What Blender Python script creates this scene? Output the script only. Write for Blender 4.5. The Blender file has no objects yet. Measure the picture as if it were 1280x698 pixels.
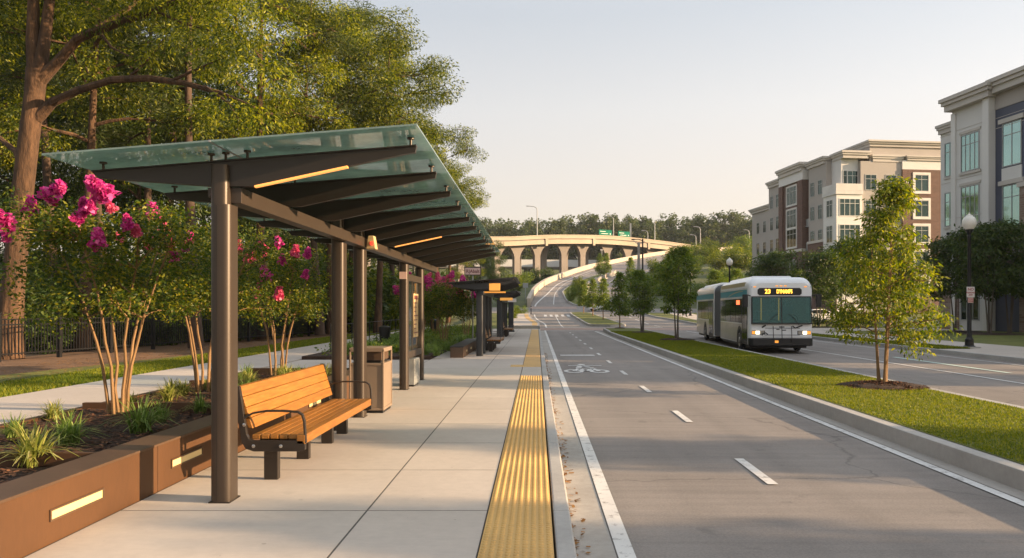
import bpy, bmesh, math, random
import numpy as np
from mathutils import Vector, Matrix
PI = math.pi
R_ = math.radians
scene = bpy.context.scene
COL = scene.collection

# ------------------------------------------------------------------ mesh helpers
class MB:
    """collects simple shapes; build() links them as ONE mesh object"""
    def __init__(self):
        self.v = []; self.f = []; self.m = []
    def add(self, verts, faces, m=0):
        b = len(self.v)
        self.v.extend([tuple(p) for p in verts])
        for f in faces:
            self.f.append(tuple(b + i for i in f)); self.m.append(m)
        return self
    def box(self, x0, x1, y0, y1, z0, z1, m=0):
        v = [(x0,y0,z0),(x1,y0,z0),(x1,y1,z0),(x0,y1,z0),(x0,y0,z1),(x1,y0,z1),(x1,y1,z1),(x0,y1,z1)]
        return self.add(v, [(0,3,2,1),(4,5,6,7),(0,1,5,4),(1,2,6,5),(2,3,7,6),(3,0,4,7)], m)
    def bar(self, a, b, w, h, m=0):
        """rectangular bar from a to b, width w (horizontal) and height h"""
        a = Vector(a); b = Vector(b); d = (b-a).normalized()
        up = Vector((0,0,1)) if abs(d.z) < .95 else Vector((0,1,0))
        s = d.cross(up).normalized(); u = s.cross(d).normalized()
        v = []
        for p in (a, b):
            for sx, sy in ((-1,-1),(1,-1),(1,1),(-1,1)):
                v.append(p + s*(sx*w/2) + u*(sy*h/2))
        return self.add(v, [(0,1,2,3),(7,6,5,4),(0,4,5,1),(1,5,6,2),(2,6,7,3),(3,7,4,0)], m)
    def tube(self, pts, rad, n=8, m=0, cap=True):
        pts = [Vector(p) for p in pts]
        if not isinstance(rad, (list, tuple)): rad = [rad]*len(pts)
        rings = []
        prev = None
        for i, p in enumerate(pts):
            if i == 0: d = pts[1]-pts[0]
            elif i == len(pts)-1: d = pts[-1]-pts[-2]
            else: d = pts[i+1]-pts[i-1]
            d.normalize()
            if prev is None:
                ref = Vector((0,0,1)) if abs(d.z) < .9 else Vector((1,0,0))
                s = d.cross(ref).normalized()
            else:
                s = (prev - d*prev.dot(d)).normalized()
            prev = s
            u = d.cross(s)
            rings.append([p + (s*math.cos(2*PI*k/n) + u*math.sin(2*PI*k/n))*rad[i] for k in range(n)])
        return self.loft(rings, m, cap)
    def loft(self, rings, m=0, cap=True):
        n = len(rings[0]); v = [p for r in rings for p in r]; f = []
        for i in range(len(rings)-1):
            for k in range(n):
                k2 = (k+1) % n
                f.append((i*n+k, i*n+k2, (i+1)*n+k2, (i+1)*n+k))
        if cap:
            f.append(tuple(range(n-1,-1,-1))); f.append(tuple((len(rings)-1)*n+k for k in range(n)))
        return self.add(v, f, m)
    def lathe(self, prof, c=(0,0,0), n=16, m=0):
        rings = [[(c[0]+r*math.cos(2*PI*k/n), c[1]+r*math.sin(2*PI*k/n), c[2]+z) for k in range(n)] for r, z in prof]
        return self.loft(rings, m, True)
    def prism(self, poly, axis, a0, a1, m=0):
        """extrude a closed 2-D polygon along an axis"""
        def P(p, a):
            return (a,p[0],p[1]) if axis == 'x' else (p[0],a,p[1]) if axis == 'y' else (p[0],p[1],a)
        n = len(poly)
        return self.loft([[P(p,a0) for p in poly],[P(p,a1) for p in poly]], m, True)
    def build(self, name, mats, parent=None, smooth=False, bevel=0, seg=2):
        me = bpy.data.meshes.new(name)
        me.from_pydata(self.v, [], self.f)
        if not isinstance(mats, (list, tuple)): mats = [mats]
        for x in mats: me.materials.append(x)
        if len(mats) > 1: me.polygons.foreach_set('material_index', self.m)
        bm = bmesh.new(); bm.from_mesh(me); bmesh.ops.recalc_face_normals(bm, faces=bm.faces); bm.to_mesh(me); bm.free()
        if smooth:
            me.polygons.foreach_set('use_smooth', [True]*len(me.polygons))
            try: me.set_sharp_from_angle(angle=R_(40))
            except Exception: pass
        me.update()
        o = bpy.data.objects.new(name, me); COL.objects.link(o)
        if parent is not None: o.parent = parent
        if bevel:
            b = o.modifiers.new('soft_edges', 'BEVEL'); b.width = bevel; b.segments = seg; b.limit_method = 'ANGLE'; b.angle_limit = R_(40)
        return o

def np_mesh(name, V, F, mats, parent=None):
    """fast mesh from arrays; F is (n,4) or (n,3)"""
    me = bpy.data.meshes.new(name)
    V = np.asarray(V, np.float32).reshape(-1,3); F = np.asarray(F, np.int32)
    k = F.shape[1]
    me.vertices.add(len(V)); me.vertices.foreach_set('co', V.ravel())
    me.loops.add(F.size); me.loops.foreach_set('vertex_index', F.ravel())
    me.polygons.add(len(F)); me.polygons.foreach_set('loop_start', np.arange(0, F.size, k, dtype=np.int32))
    me.update(calc_edges=True)
    for x in (mats if isinstance(mats, (list,tuple)) else [mats]): me.materials.append(x)
    o = bpy.data.objects.new(name, me); COL.objects.link(o)
    if parent is not None: o.parent = parent
    return o

def tag(o, label=None, cat=None, group=None, kind=None):
    if label: o['label'] = label
    if cat: o['category'] = cat
    if group: o['group'] = group
    if kind: o['kind'] = kind
    return o
def thing(name, label, cat, loc=(0,0,0), rz=0, group=None, scale=1.0):
    o = bpy.data.objects.new(name, None); COL.objects.link(o)
    o.empty_display_size = .2
    o.location = loc; o.rotation_euler = (0,0,rz)
    o.scale = (scale,)*3 if not isinstance(scale, tuple) else scale
    return tag(o, label, cat, group)
def struct(o): o['kind'] = 'structure'; return o
def stuff(o): o['kind'] = 'stuff'; return o
def dup(root, loc, rz=0, label=None, group=None, scale=None):
    def cp(o, parent):
        c = o.copy(); COL.objects.link(c)
        if parent is not None: c.parent = parent
        for ch in KIDS.get(o.name, []) or list(o.children): cp(ch, c)
        return c
    r = cp(root, None)
    r.location = loc; r.rotation_euler = (0,0,rz)
    if scale is not None: r.scale = (scale,)*3 if not isinstance(scale, tuple) else scale
    if label: r['label'] = label
    if group: r['group'] = group
    return r
KIDS = {}

def text(body, size, mat, loc, rot, parent=None, name='lettering', align='CENTER', ext=.002, sx=1.0, bold=0.0):
    cu = bpy.data.curves.new(name, 'FONT'); cu.body = body; cu.size = size
    cu.align_x = align; cu.align_y = 'CENTER'; cu.extrude = ext; cu.resolution_u = 3; cu.offset = bold
    cu.materials.append(mat)
    o = bpy.data.objects.new(name, cu); COL.objects.link(o)
    bpy.context.view_layer.update()
    me = bpy.data.meshes.new_from_object(o.evaluated_get(bpy.context.evaluated_depsgraph_get()))
    bpy.data.objects.remove(o); o = bpy.data.objects.new(name, me); COL.objects.link(o)
    o.location = loc; o.rotation_euler = rot; o.scale = (sx,1,1)
    if parent is not None: o.parent = parent
    return o

# ------------------------------------------------------------------ materials
def newmat(name):
    m = bpy.data.materials.new(name); m.use_nodes = True
    nt = m.node_tree; b = nt.nodes['Principled BSDF']
    return m, nt, b
def _coords(nt, scale, kind='Object', stretch=(1,1,1)):
    tc = nt.nodes.new('ShaderNodeTexCoord'); mp = nt.nodes.new('ShaderNodeMapping')
    mp.inputs['Scale'].default_value = (scale*stretch[0], scale*stretch[1], scale*stretch[2])
    nt.links.new(tc.outputs[kind], mp.inputs['Vector']); return mp.outputs['Vector']
def _noise(nt, vec, scale=1, detail=4, rough=.6):
    n = nt.nodes.new('ShaderNodeTexNoise'); n.inputs['Scale'].default_value = scale
    n.inputs['Detail'].default_value = detail; n.inputs['Roughness'].default_value = rough
    nt.links.new(vec, n.inputs['Vector']); return n.outputs['Fac']
def _ramp(nt, fac, stops):
    r = nt.nodes.new('ShaderNodeValToRGB'); e = r.color_ramp.elements
    while len(e) < len(stops): e.new(.5)
    for i, (p, c) in enumerate(stops):
        e[i].position = p; e[i].color = (*c, 1)
    nt.links.new(fac, r.inputs['Fac']); return r.outputs['Color']
def _mul(nt, a, b, fac=1.0):
    m = nt.nodes.new('ShaderNodeMix'); m.data_type = 'RGBA'; m.blend_type = 'MULTIPLY'; m.inputs['Factor'].default_value = fac
    nt.links.new(a, m.inputs['A']); nt.links.new(b, m.inputs['B']); return m.outputs['Result']
def g3(v): return (v,v,v)
def mat(name, col, rough=.6, metal=0.0, big=(.5,.15), fine=(20,.12), bump=(0,0), coords='Object', spec=.5, stretch=(1,1,1), col2=None, coat=0):
    """base colour varied by a broad and a fine noise, plus a noise bump"""
    m, nt, b = newmat(name)
    v = _coords(nt, 1, coords, stretch)
    a = big[1]; c1 = tuple(c*(1-a) for c in col); c2 = tuple(min(1,c*(1+a)) for c in (col2 or col))
    c = _ramp(nt, _noise(nt, v, big[0], 5), [(.3,c1),(.7,c2)])
    if fine[1]:
        f = _ramp(nt, _noise(nt, v, fine[0], 3, .7), [(.25,g3(1-fine[1])),(.75,g3(1))])
        c = _mul(nt, c, f)
    nt.links.new(c, b.inputs['Base Color'])
    b.inputs['Roughness'].default_value = rough; b.inputs['Metallic'].default_value = metal
    b.inputs['Specular IOR Level'].default_value = spec
    if coat: b.inputs['Coat Weight'].default_value = coat
    if bump[1]:
        bn = nt.nodes.new('ShaderNodeBump'); bn.inputs['Strength'].default_value = bump[1]; bn.inputs['Distance'].default_value = .02
        nt.links.new(_noise(nt, v, bump[0], 4, .7), bn.inputs['Height']); nt.links.new(bn.outputs['Normal'], b.inputs['Normal'])
    return m
def glow(name, col, strength):
    m, nt, b = newmat(name)
    b.inputs['Base Color'].default_value = (*[min(1,c) for c in col],1)
    b.inputs['Emission Color'].default_value = (*col,1); b.inputs['Emission Strength'].default_value = strength
    b.inputs['Roughness'].default_value = .4
    return m
def leafmat(name, stops, trans=.35, rough=.5, tcol=None):
    """each leaf (mesh island) takes its own tone; part of the light passes through"""
    m, nt, b = newmat(name)
    g = nt.nodes.new('ShaderNodeNewGeometry')
    c = _ramp(nt, g.outputs['Random Per Island'], stops)
    nt.links.new(c, b.inputs['Base Color']); b.inputs['Roughness'].default_value = rough
    b.inputs['Specular IOR Level'].default_value = .3
    t = nt.nodes.new('ShaderNodeBsdfTranslucent')
    hs = nt.nodes.new('ShaderNodeHueSaturation'); hs.inputs['Saturation'].default_value = 1.1; hs.inputs['Value'].default_value = 1.7
    nt.links.new(c, hs.inputs['Color']); nt.links.new(hs.outputs['Color'], t.inputs['Color'])
    mx = nt.nodes.new('ShaderNodeMixShader'); mx.inputs['Fac'].default_value = trans
    nt.links.new(b.outputs['BSDF'], mx.inputs[1]); nt.links.new(t.outputs['BSDF'], mx.inputs[2])
    nt.links.new(mx.outputs['Shader'], nt.nodes['Material Output'].inputs['Surface'])
    return m
def clear_glass(name, tint, refl=.35, diff=.12, dcol=(.3,.45,.42), gcol=(.8,.8,.8)):
    """thin pane: tinted see-through, mirror-like reflection growing at grazing angles, a little dust"""
    m, nt, b = newmat(name)
    nt.nodes.remove(b)
    tr = nt.nodes.new('ShaderNodeBsdfTransparent'); tr.inputs['Color'].default_value = (*tint,1)
    gl = nt.nodes.new('ShaderNodeBsdfGlossy'); gl.inputs['Roughness'].default_value = .03; gl.inputs['Color'].default_value = (*gcol,1)
    df = nt.nodes.new('ShaderNodeAddShader'); d1 = nt.nodes.new('ShaderNodeBsdfDiffuse'); d2 = nt.nodes.new('ShaderNodeBsdfTranslucent')
    d1.inputs['Color'].default_value = (*[c*.5 for c in dcol],1); d2.inputs['Color'].default_value = (*dcol,1)
    nt.links.new(d1.outputs[0], df.inputs[0]); nt.links.new(d2.outputs[0], df.inputs[1])
    v = _coords(nt, 1)
    fr = nt.nodes.new('ShaderNodeFresnel'); fr.inputs['IOR'].default_value = 1.5
    mu = nt.nodes.new('ShaderNodeMath'); mu.operation = 'MULTIPLY_ADD'; mu.inputs[1].default_value = 1.0; mu.inputs[2].default_value = refl*.15
    nt.links.new(fr.outputs['Fac'], mu.inputs[0])
    m1 = nt.nodes.new('ShaderNodeMixShader'); nt.links.new(mu.outputs[0], m1.inputs['Fac'])
    m0 = nt.nodes.new('ShaderNodeMixShader')
    dirt = _ramp(nt, _noise(nt, v, 1.3, 6, .7), [(.3,g3(diff*.6)),(.75,g3(diff*1.5))])
    nt.links.new(dirt, m0.inputs['Fac'])
    nt.links.new(tr.outputs[0], m0.inputs[1]); nt.links.new(df.outputs[0], m0.inputs[2])
    nt.links.new(m0.outputs[0], m1.inputs[1]); nt.links.new(gl.outputs[0], m1.inputs[2])
    nt.links.new(m1.outputs[0], nt.nodes['Material Output'].inputs['Surface'])
    return m

M = {}
def paving():
    m, nt, b = newmat('sidewalk_concrete')
    v = _coords(nt, 1)
    c = _ramp(nt, _noise(nt, v, .5, 6), [(.3,(.455,.395,.335)),(.7,(.535,.468,.40))])
    g = nt.nodes.new('ShaderNodeNewGeometry')
    c = _mul(nt, c, _ramp(nt, g.outputs['Random Per Island'], [(0,g3(.93)),(1,g3(1.02))]))
    c = _mul(nt, c, _ramp(nt, _noise(nt, v, 9, 4, .7), [(.25,g3(.90)),(.75,g3(1.02))]))
    c = _mul(nt, c, _ramp(nt, _noise(nt, v, 2.2, 5, .6), [(.24,g3(.80)),(.36,g3(1))]), .7)      # old damp stains
    c = _mul(nt, c, _ramp(nt, _noise(nt, v, 17, 1, .4), [(.19,g3(.62)),(.225,g3(1))]), .8)     # gum and drips
    bv = _coords(nt, 1, 'Object', (1,14,1))
    c = _mul(nt, c, _ramp(nt, _noise(nt, bv, 4, 3, .6), [(.3,g3(.955)),(.7,g3(1.02))]))        # broom finish
    nt.links.new(c, b.inputs['Base Color']); b.inputs['Roughness'].default_value = .88
    bn = nt.nodes.new('ShaderNodeBump'); bn.inputs['Strength'].default_value = .15; bn.inputs['Distance'].default_value = .01
    nt.links.new(_noise(nt, v, 150, 3, .7), bn.inputs['Height']); nt.links.new(bn.outputs['Normal'], b.inputs['Normal'])
    return m
M['sidewalk'] = paving()
M['kerb'] = mat('kerb_concrete', (.40,.38,.35), .85, big=(.8,.14), fine=(14,.16), bump=(120,.2))
M['gutter'] = mat('gutter_concrete', (.40,.365,.32), .9, big=(.6,.16), fine=(12,.2), bump=(120,.25))
def asphalt():
    m, nt, b = newmat('worn_asphalt')
    v = _coords(nt, 1, 'Object')
    c = _ramp(nt, _noise(nt, v, .25, 6), [(.3,(.225,.198,.176)),(.7,(.300,.264,.234))])
    vs = _coords(nt, 1, 'Object', (.25,5,1))
    streak = _ramp(nt, _noise(nt, vs, 1.3, 6, .7), [(.25,g3(.80)),(.75,g3(1.08))])
    vl = _coords(nt, 1, 'Object', (1.6,.03,1))
    lane = _ramp(nt, _noise(nt, vl, 1.0, 3, .5), [(.3,g3(.86)),(.7,g3(1.05))])
    fine = _ramp(nt, _noise(nt, v, 55, 3, .8), [(.3,g3(.78)),(.7,g3(1.12))])
    # hairline cracks and a few darker repairs and drips
    vo = nt.nodes.new('ShaderNodeTexVoronoi'); vo.feature = 'DISTANCE_TO_EDGE'; vo.inputs['Scale'].default_value = .22
    wob = nt.nodes.new('ShaderNodeMix'); wob.data_type = 'RGBA'; wob.blend_type = 'LINEAR_LIGHT'; wob.inputs['Factor'].default_value = .35
    nz = nt.nodes.new('ShaderNodeTexNoise'); nz.inputs['Scale'].default_value = 1.6; nz.inputs['Detail'].default_value = 6; nt.links.new(v, nz.inputs['Vector'])
    nt.links.new(v, wob.inputs['A']); nt.links.new(nz.outputs['Color'], wob.inputs['B']); nt.links.new(wob.outputs['Result'], vo.inputs['Vector'])
    crack = _ramp(nt, vo.outputs['Distance'], [(0.0,g3(.55)),(.006,g3(1))])
    spots = _ramp(nt, _noise(nt, v, 3.2, 3, .55), [(.25,g3(.70)),(.34,g3(1))])
    c = _mul(nt, _mul(nt, _mul(nt, c, streak), lane), fine)
    c = _mul(nt, _mul(nt, c, crack, .75), spots, .6)
    nt.links.new(c, b.inputs['Base Color']); b.inputs['Roughness'].default_value = .8
    b.inputs['Specular IOR Level'].default_value = .3
    bn = nt.nodes.new('ShaderNodeBump'); bn.inputs['Strength'].default_value = .35; bn.inputs['Distance'].default_value = .01
    nt.links.new(_noise(nt, v, 130, 3, .8), bn.inputs['Height']); nt.links.new(bn.outputs['Normal'], b.inputs['Normal'])
    return m
M['asphalt'] = asphalt()
def worn_paint(name, col):
    m, nt, b = newmat(name)
    v = _coords(nt, 1)
    wear = _ramp(nt, _noise(nt, v, 9, 8, .75), [(.36,(.30,.275,.25)),(.47,col)])
    tone = _ramp(nt, _noise(nt, v, 1.1, 4), [(.3,g3(.80)),(.7,g3(1))])
    nt.links.new(_mul(nt, wear, tone), b.inputs['Base Color']); b.inputs['Roughness'].default_value = .75
    return m
M['paint'] = worn_paint('road_paint_white', (.68,.66,.62))
M['paint_green'] = mat('road_paint_pale_green', (.55,.68,.60), .7, big=(3,.10), fine=(40,.2))
M['brick_band'] = mat('crossing_paver_pink', (.36,.25,.20), .85, big=(2,.12), fine=(20,.2))
M['tactile'] = mat('tactile_yellow', (.60,.365,.115), .65, big=(1.2,.12), fine=(30,.14))
M['joint'] = mat('joint_dark', (.09,.08,.07), .9)
M['corten'] = mat('planter_brown_steel', (.086,.037,.012), .6, metal=0, big=(1.2,.14), fine=(25,.16), bump=(60,.06), stretch=(1,1,.35))
M['corten_dark'] = mat('planter_cap_brown', (.105,.062,.036), .5, metal=.15, big=(1.5,.2), fine=(25,.2))
M['bronze'] = mat('bronze_painted_steel', (.058,.043,.032), .42, metal=.3, big=(.8,.08), fine=(60,.06))
M['bronze_dark'] = mat('dark_bronze_steel', (.040,.033,.028), .38, metal=.45, big=(.8,.08), fine=(60,.06))
M['black_steel'] = mat('black_painted_steel', (.012,.012,.013), .4, metal=.3, fine=(60,.05))
M['grey_steel'] = mat('charcoal_steel', (.045,.047,.05), .45, metal=.4, fine=(60,.08))
M['stainless'] = mat('stainless_steel', (.55,.54,.52), .3, metal=1, fine=(60,.05))
def wood():
    m, nt, b = newmat('oiled_hardwood')
    v = _coords(nt, 1, 'Object', (14,1.2,14))
    c = _ramp(nt, _noise(nt, v, 3, 8, .65), [(.25,(.195,.074,.013)),(.5,(.295,.122,.020)),(.78,(.38,.168,.033))])
    g = nt.nodes.new('ShaderNodeNewGeometry')
    per = _ramp(nt, g.outputs['Random Per Island'], [(0,g3(.82)),(1,g3(1.1))])
    nt.links.new(_mul(nt, c, per), b.inputs['Base Color']); b.inputs['Roughness'].default_value = .42
    bn = nt.nodes.new('ShaderNodeBump'); bn.inputs['Strength'].default_value = .12; bn.inputs['Distance'].default_value = .01
    nt.links.new(_noise(nt, v, 8, 4, .7), bn.inputs['Height']); nt.links.new(bn.outputs['Normal'], b.inputs['Normal'])
    return m
M['wood'] = wood()
M['mulch'] = mat('bark_mulch', (.060,.032,.019), .95, big=(6,.35), fine=(45,.5), bump=(45,1.0))
M['chips'] = leafmat('bark_chips', [(0,(.03,.014,.008)),(.5,(.09,.040,.021)),(1,(.20,.09,.045))], 0.0, .9)
M['soil'] = mat('forest_floor', (.045,.033,.02), .95, big=(1.0,.3), fine=(20,.4), bump=(20,.8))
M['straw'] = mat('pine_straw', (.21,.115,.058), .95, big=(.8,.25), fine=(28,.45), bump=(30,.9))
M['grass'] = mat('lawn', (.10,.125,.016), .9, big=(.5,.22), fine=(30,.45), bump=(40,.8), col2=(.16,.165,.018))
M['terrain'] = mat('rough_grass_slope', (.06,.085,.024), .95, big=(.12,.3), fine=(3,.4), bump=(3,.8), col2=(.11,.12,.035))
M['grass_blade'] = leafmat('grass_blades', [(0,(.065,.105,.008)),(.5,(.145,.175,.010)),(1,(.27,.25,.018))], .32, .6)
M['liriope'] = leafmat('ornamental_grass', [(0,(.15,.18,.03)),(.5,(.26,.28,.06)),(1,(.50,.46,.17))], .3, .45)
M['liriope_green'] = leafmat('ornamental_grass_green', [(0,(.09,.15,.03)),(.5,(.16,.24,.05)),(1,(.30,.36,.11))], .3, .45)
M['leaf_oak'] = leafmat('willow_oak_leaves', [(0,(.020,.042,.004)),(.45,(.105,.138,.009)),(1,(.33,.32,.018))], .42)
M['leaf_mid'] = leafmat('shaded_oak_leaves', [(0,(.014,.030,.004)),(.5,(.070,.100,.009)),(1,(.24,.24,.016))], .38)  # darker copy of the willow oak leaves, shade put into the colour
M['leaf_dark'] = leafmat('shade_leaves', [(0,(.022,.044,.010)),(.5,(.048,.080,.015)),(1,(.09,.12,.020))], .3)  # dark leaf tone; the wood's inner shade is put into it
M['leaf_pine'] = leafmat('pine_needles', [(0,(.030,.052,.014)),(.6,(.06,.085,.02)),(1,(.11,.125,.03))], .3)
M['leaf_myrtle'] = leafmat('crepe_myrtle_leaves', [(0,(.022,.050,.007)),(.5,(.06,.095,.010)),(.85,(.16,.165,.014)),(1,(.28,.24,.018))], .40)
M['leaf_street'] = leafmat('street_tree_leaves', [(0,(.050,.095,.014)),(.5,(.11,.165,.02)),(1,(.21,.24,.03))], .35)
M['leaf_gold'] = leafmat('yellow_green_leaves', [(0,(.045,.085,.008)),(.5,(.125,.160,.012)),(1,(.31,.30,.020))], .40)
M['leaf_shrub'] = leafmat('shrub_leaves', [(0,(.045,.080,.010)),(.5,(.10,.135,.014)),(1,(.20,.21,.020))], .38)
M['blossom'] = leafmat('pink_blossom', [(0,(.34,.025,.16)),(.5,(.52,.05,.245)),(1,(.70,.15,.38))], .35)
M['blossom_pale'] = leafmat('coral_pink_blossom', [(0,(.45,.06,.14)),(.5,(.60,.11,.22)),(1,(.74,.24,.33))], .35)
M['litter'] = leafmat('dry_leaf_litter', [(0,(.10,.045,.015)),(.5,(.22,.10,.03)),(1,(.36,.19,.06))], .1, .9)
M['bark'] = mat('oak_bark', (.135,.072,.036), .95, big=(2.5,.4), fine=(9,.8), bump=(9,2.5), stretch=(1,1,.22))
M['bark_dark'] = mat('pine_bark', (.085,.052,.034), .95, big=(2,.3), fine=(12,.45), bump=(12,1.0), stretch=(1,1,.3))
M['bark_smooth'] = mat('smooth_tan_bark', (.25,.145,.062), .8, big=(3,.2), fine=(14,.25), bump=(20,.3), stretch=(1,1,.3))
M['bark_grey'] = mat('grey_bark', (.14,.11,.085), .9, big=(3,.2), fine=(14,.3), bump=(20,.4), stretch=(1,1,.3))
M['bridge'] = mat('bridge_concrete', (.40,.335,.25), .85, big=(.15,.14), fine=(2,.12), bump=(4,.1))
M['bridge_under'] = mat('shaded_bridge_concrete', (.22,.19,.165), .88, big=(.15,.16), fine=(2,.12))  # piers and underside: their shade is put into a darker concrete colour
M['barrier'] = mat('barrier_concrete', (.46,.39,.31), .85, big=(.3,.14), fine=(3,.15))
M['stone'] = mat('rubble_stone', (.36,.33,.29), .9, big=(1.5,.3), fine=(6,.3), bump=(3,.8))
M['stucco_grey'] = mat('grey_stucco', (.66,.645,.615), .85, big=(.2,.07), fine=(8,.06))
M['stucco_light'] = mat('light_stucco', (.70,.68,.645), .85, big=(.2,.06), fine=(8,.05))
M['stucco_tan'] = mat('tan_stucco', (.40,.365,.33), .85, big=(.2,.07), fine=(8,.06))
M['cornice'] = mat('cornice_stone', (.54,.50,.45), .85, big=(.3,.08), fine=(8,.06))
M['slate'] = mat('slate_blue_panel', (.075,.085,.125), .6, big=(.3,.1), fine=(6,.08))
def brick(name, c1, c2, mortar, scale=1.0):
    m, nt, b = newmat(name)
    tc = nt.nodes.new('ShaderNodeTexCoord')
    sep = nt.nodes.new('ShaderNodeSeparateXYZ'); nt.links.new(tc.outputs['Object'], sep.inputs[0])
    ad = nt.nodes.new('ShaderNodeMath'); ad.operation = 'ADD'; nt.links.new(sep.outputs[0], ad.inputs[0]); nt.links.new(sep.outputs[1], ad.inputs[1])
    cb = nt.nodes.new('ShaderNodeCombineXYZ'); nt.links.new(ad.outputs[0], cb.inputs[0]); nt.links.new(sep.outputs[2], cb.inputs[1])
    br = nt.nodes.new('ShaderNodeTexBrick'); br.inputs['Scale'].default_value = scale
    br.inputs['Brick Width'].default_value = .42; br.inputs['Row Height'].default_value = .15; br.inputs['Mortar Size'].default_value = .014
    br.inputs['Color1'].default_value = (*c1,1); br.inputs['Color2'].default_value = (*c2,1); br.inputs['Mortar'].default_value = (*mortar,1)
    nt.links.new(cb.outputs[0], br.inputs['Vector'])
    nt.links.new(br.outputs['Color'], b.inputs['Base Color']); b.inputs['Roughness'].default_value = .9
    return m
M['brick'] = brick('dark_red_brick', (.10,.050,.038), (.15,.075,.055), (.20,.16,.13))
M['brick_tan'] = brick('rubble_brick', (.20,.12,.085), (.33,.25,.20), (.30,.26,.22))
M['trim'] = mat('white_trim', (.62,.60,.56), .6, fine=(8,.04))
M['mullion'] = mat('grey_mullion', (.34,.35,.34), .5, metal=.3, fine=(8,.04))
def mirror_glass(name, col, rough=.04, metal=.85):
    m, nt, b = newmat(name)
    v = _coords(nt, 1)
    oi = nt.nodes.new('ShaderNodeObjectInfo')
    c = _ramp(nt, _noise(nt, v, .4, 2), [(.3,tuple(x*.85 for x in col)),(.7,col)])
    c = _mul(nt, c, _ramp(nt, oi.outputs['Random'], [(0,g3(.62)),(1,g3(1.1))]))
    nt.links.new(c, b.inputs['Base Color'])
    b.inputs['Metallic'].default_value = metal; b.inputs['Roughness'].default_value = rough
    bn = nt.nodes.new('ShaderNodeBump'); bn.inputs['Strength'].default_value = .05; bn.inputs['Distance'].default_value = .05
    nt.links.new(_noise(nt, v, .9, 1), bn.inputs['Height']); nt.links.new(bn.outputs['Normal'], b.inputs['Normal'])
    return m
M['pane_teal'] = mirror_glass('teal_reflective_glass', (.36,.54,.51))
M['pane_dark'] = mirror_glass('dark_green_glass', (.055,.085,.08))
M['glass_roof'] = clear_glass('tinted_roof_glass', (.70,.84,.77), .5, .52, (.50,.72,.62))
M['glass_clear'] = clear_glass('clear_pane', (.80,.88,.86), .5, .05)
M['led'] = glow('warm_led', (1.0,.40,.10), .42)
M['step_light'] = glow('recessed_light_lens', (.70,.54,.25), .06)
M['amber'] = glow('amber_lamp', (.8,.36,.07), .22)
M['red_dot'] = glow('red_indicator', (.8,.06,.03), .6)
M['sign_white'] = mat('sign_white', (.72,.66,.62), .5, fine=(20,.05))
M['sign_pink'] = mat('sign_faded_pink', (.70,.48,.42), .5, fine=(20,.08))
M['sign_red'] = mat('sign_red', (.38,.05,.05), .5)
M['sign_maroon'] = mat('sign_maroon_ink', (.16,.04,.04), .5)
M['sign_green'] = mat('highway_sign_green', (.010,.15,.095), .9, fine=(4,.1), spec=.1)
M['poster'] = mat('map_poster', (.60,.43,.22), .6, big=(6,.25), fine=(30,.2))
M['bin_tan'] = mat('bin_tan_panel', (.27,.20,.145), .5, metal=.2, fine=(60,.08))
M['globe'] = mat('frosted_globe', (.80,.76,.68), .3, fine=(8,.03))
# ------------------------------------------------------------------ world, sun, camera
HZ0, HZ1, HZ2, HZK = (.80,.63,.50), (.75,.69,.635), (.80,.85,.92), 4.2
SUN_EL, SUN_AZ = 13.5, 98.0          # azimuth clockwise from +Y
world = bpy.data.worlds.new('World'); scene.world = world; world.use_nodes = True
wn = world.node_tree; bg = wn.nodes['Background']
sky = wn.nodes.new('ShaderNodeTexSky'); sky.sky_type = 'NISHITA'; sky.sun_disc = False
sky.sun_elevation = R_(SUN_EL); sky.sun_rotation = R_(SUN_AZ)
sky.altitude = 200; sky.air_density = 1.0; sky.dust_density = 3.5; sky.ozone_density = 1.0
# evening haze: the sky pales towards the horizon
tcw = wn.nodes.new('ShaderNodeTexCoord'); sxyz = wn.nodes.new('ShaderNodeSeparateXYZ'); wn.links.new(tcw.outputs['Generated'], sxyz.inputs[0])
rp = wn.nodes.new('ShaderNodeValToRGB'); e = rp.color_ramp.elements
e[0].position = 0.0; e[0].color = (HZ0[0],HZ0[1],HZ0[2],1); e[1].position = .75; e[1].color = (HZ2[0],HZ2[1],HZ2[2],1)
q = e.new(.15); q.color = (.80,.675,.575,1); q = e.new(.25); q.color = (HZ1[0],HZ1[1],HZ1[2],1); q = e.new(.36); q.color = (.60,.60,.60,1)
wn.links.new(sxyz.outputs['Z'], rp.inputs['Fac'])
vm = wn.nodes.new('ShaderNodeVectorMath'); vm.operation = 'SCALE'; sx_ = wn.nodes.new('ShaderNodeMath'); sx_.operation = 'MULTIPLY_ADD'; sx_.inputs[1].default_value =   .28*HZK; sx_.inputs[2].default_value = HZK*.98; wn.links.new(sxyz.outputs['X'], sx_.inputs[0]); wn.links.new(sx_.outputs[0], vm.inputs['Scale']); wn.links.new(rp.outputs['Color'], vm.inputs[0])
mxw = wn.nodes.new('ShaderNodeMix'); mxw.data_type = 'RGBA'; mxw.inputs['Factor'].default_value = .72
wn.links.new(sky.outputs['Color'], mxw.inputs['A']); wn.links.new(vm.outputs[0], mxw.inputs['B'])
wn.links.new(mxw.outputs['Result'], bg.inputs['Color']); bg.inputs['Strength'].default_value = .12
sd = bpy.data.lights.new('sun', 'SUN'); sd.energy = 5.0; sd.angle = R_(.6); sd.color = (1.0,.70,.42)
so = bpy.data.objects.new('sun', sd); COL.objects.link(so)
_d = Vector((math.sin(R_(SUN_AZ))*math.cos(R_(SUN_EL)), math.cos(R_(SUN_AZ))*math.cos(R_(SUN_EL)), math.sin(R_(SUN_EL))))
so.rotation_euler = _d.to_track_quat('Z', 'Y').to_euler(); so.location = _d*60

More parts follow.
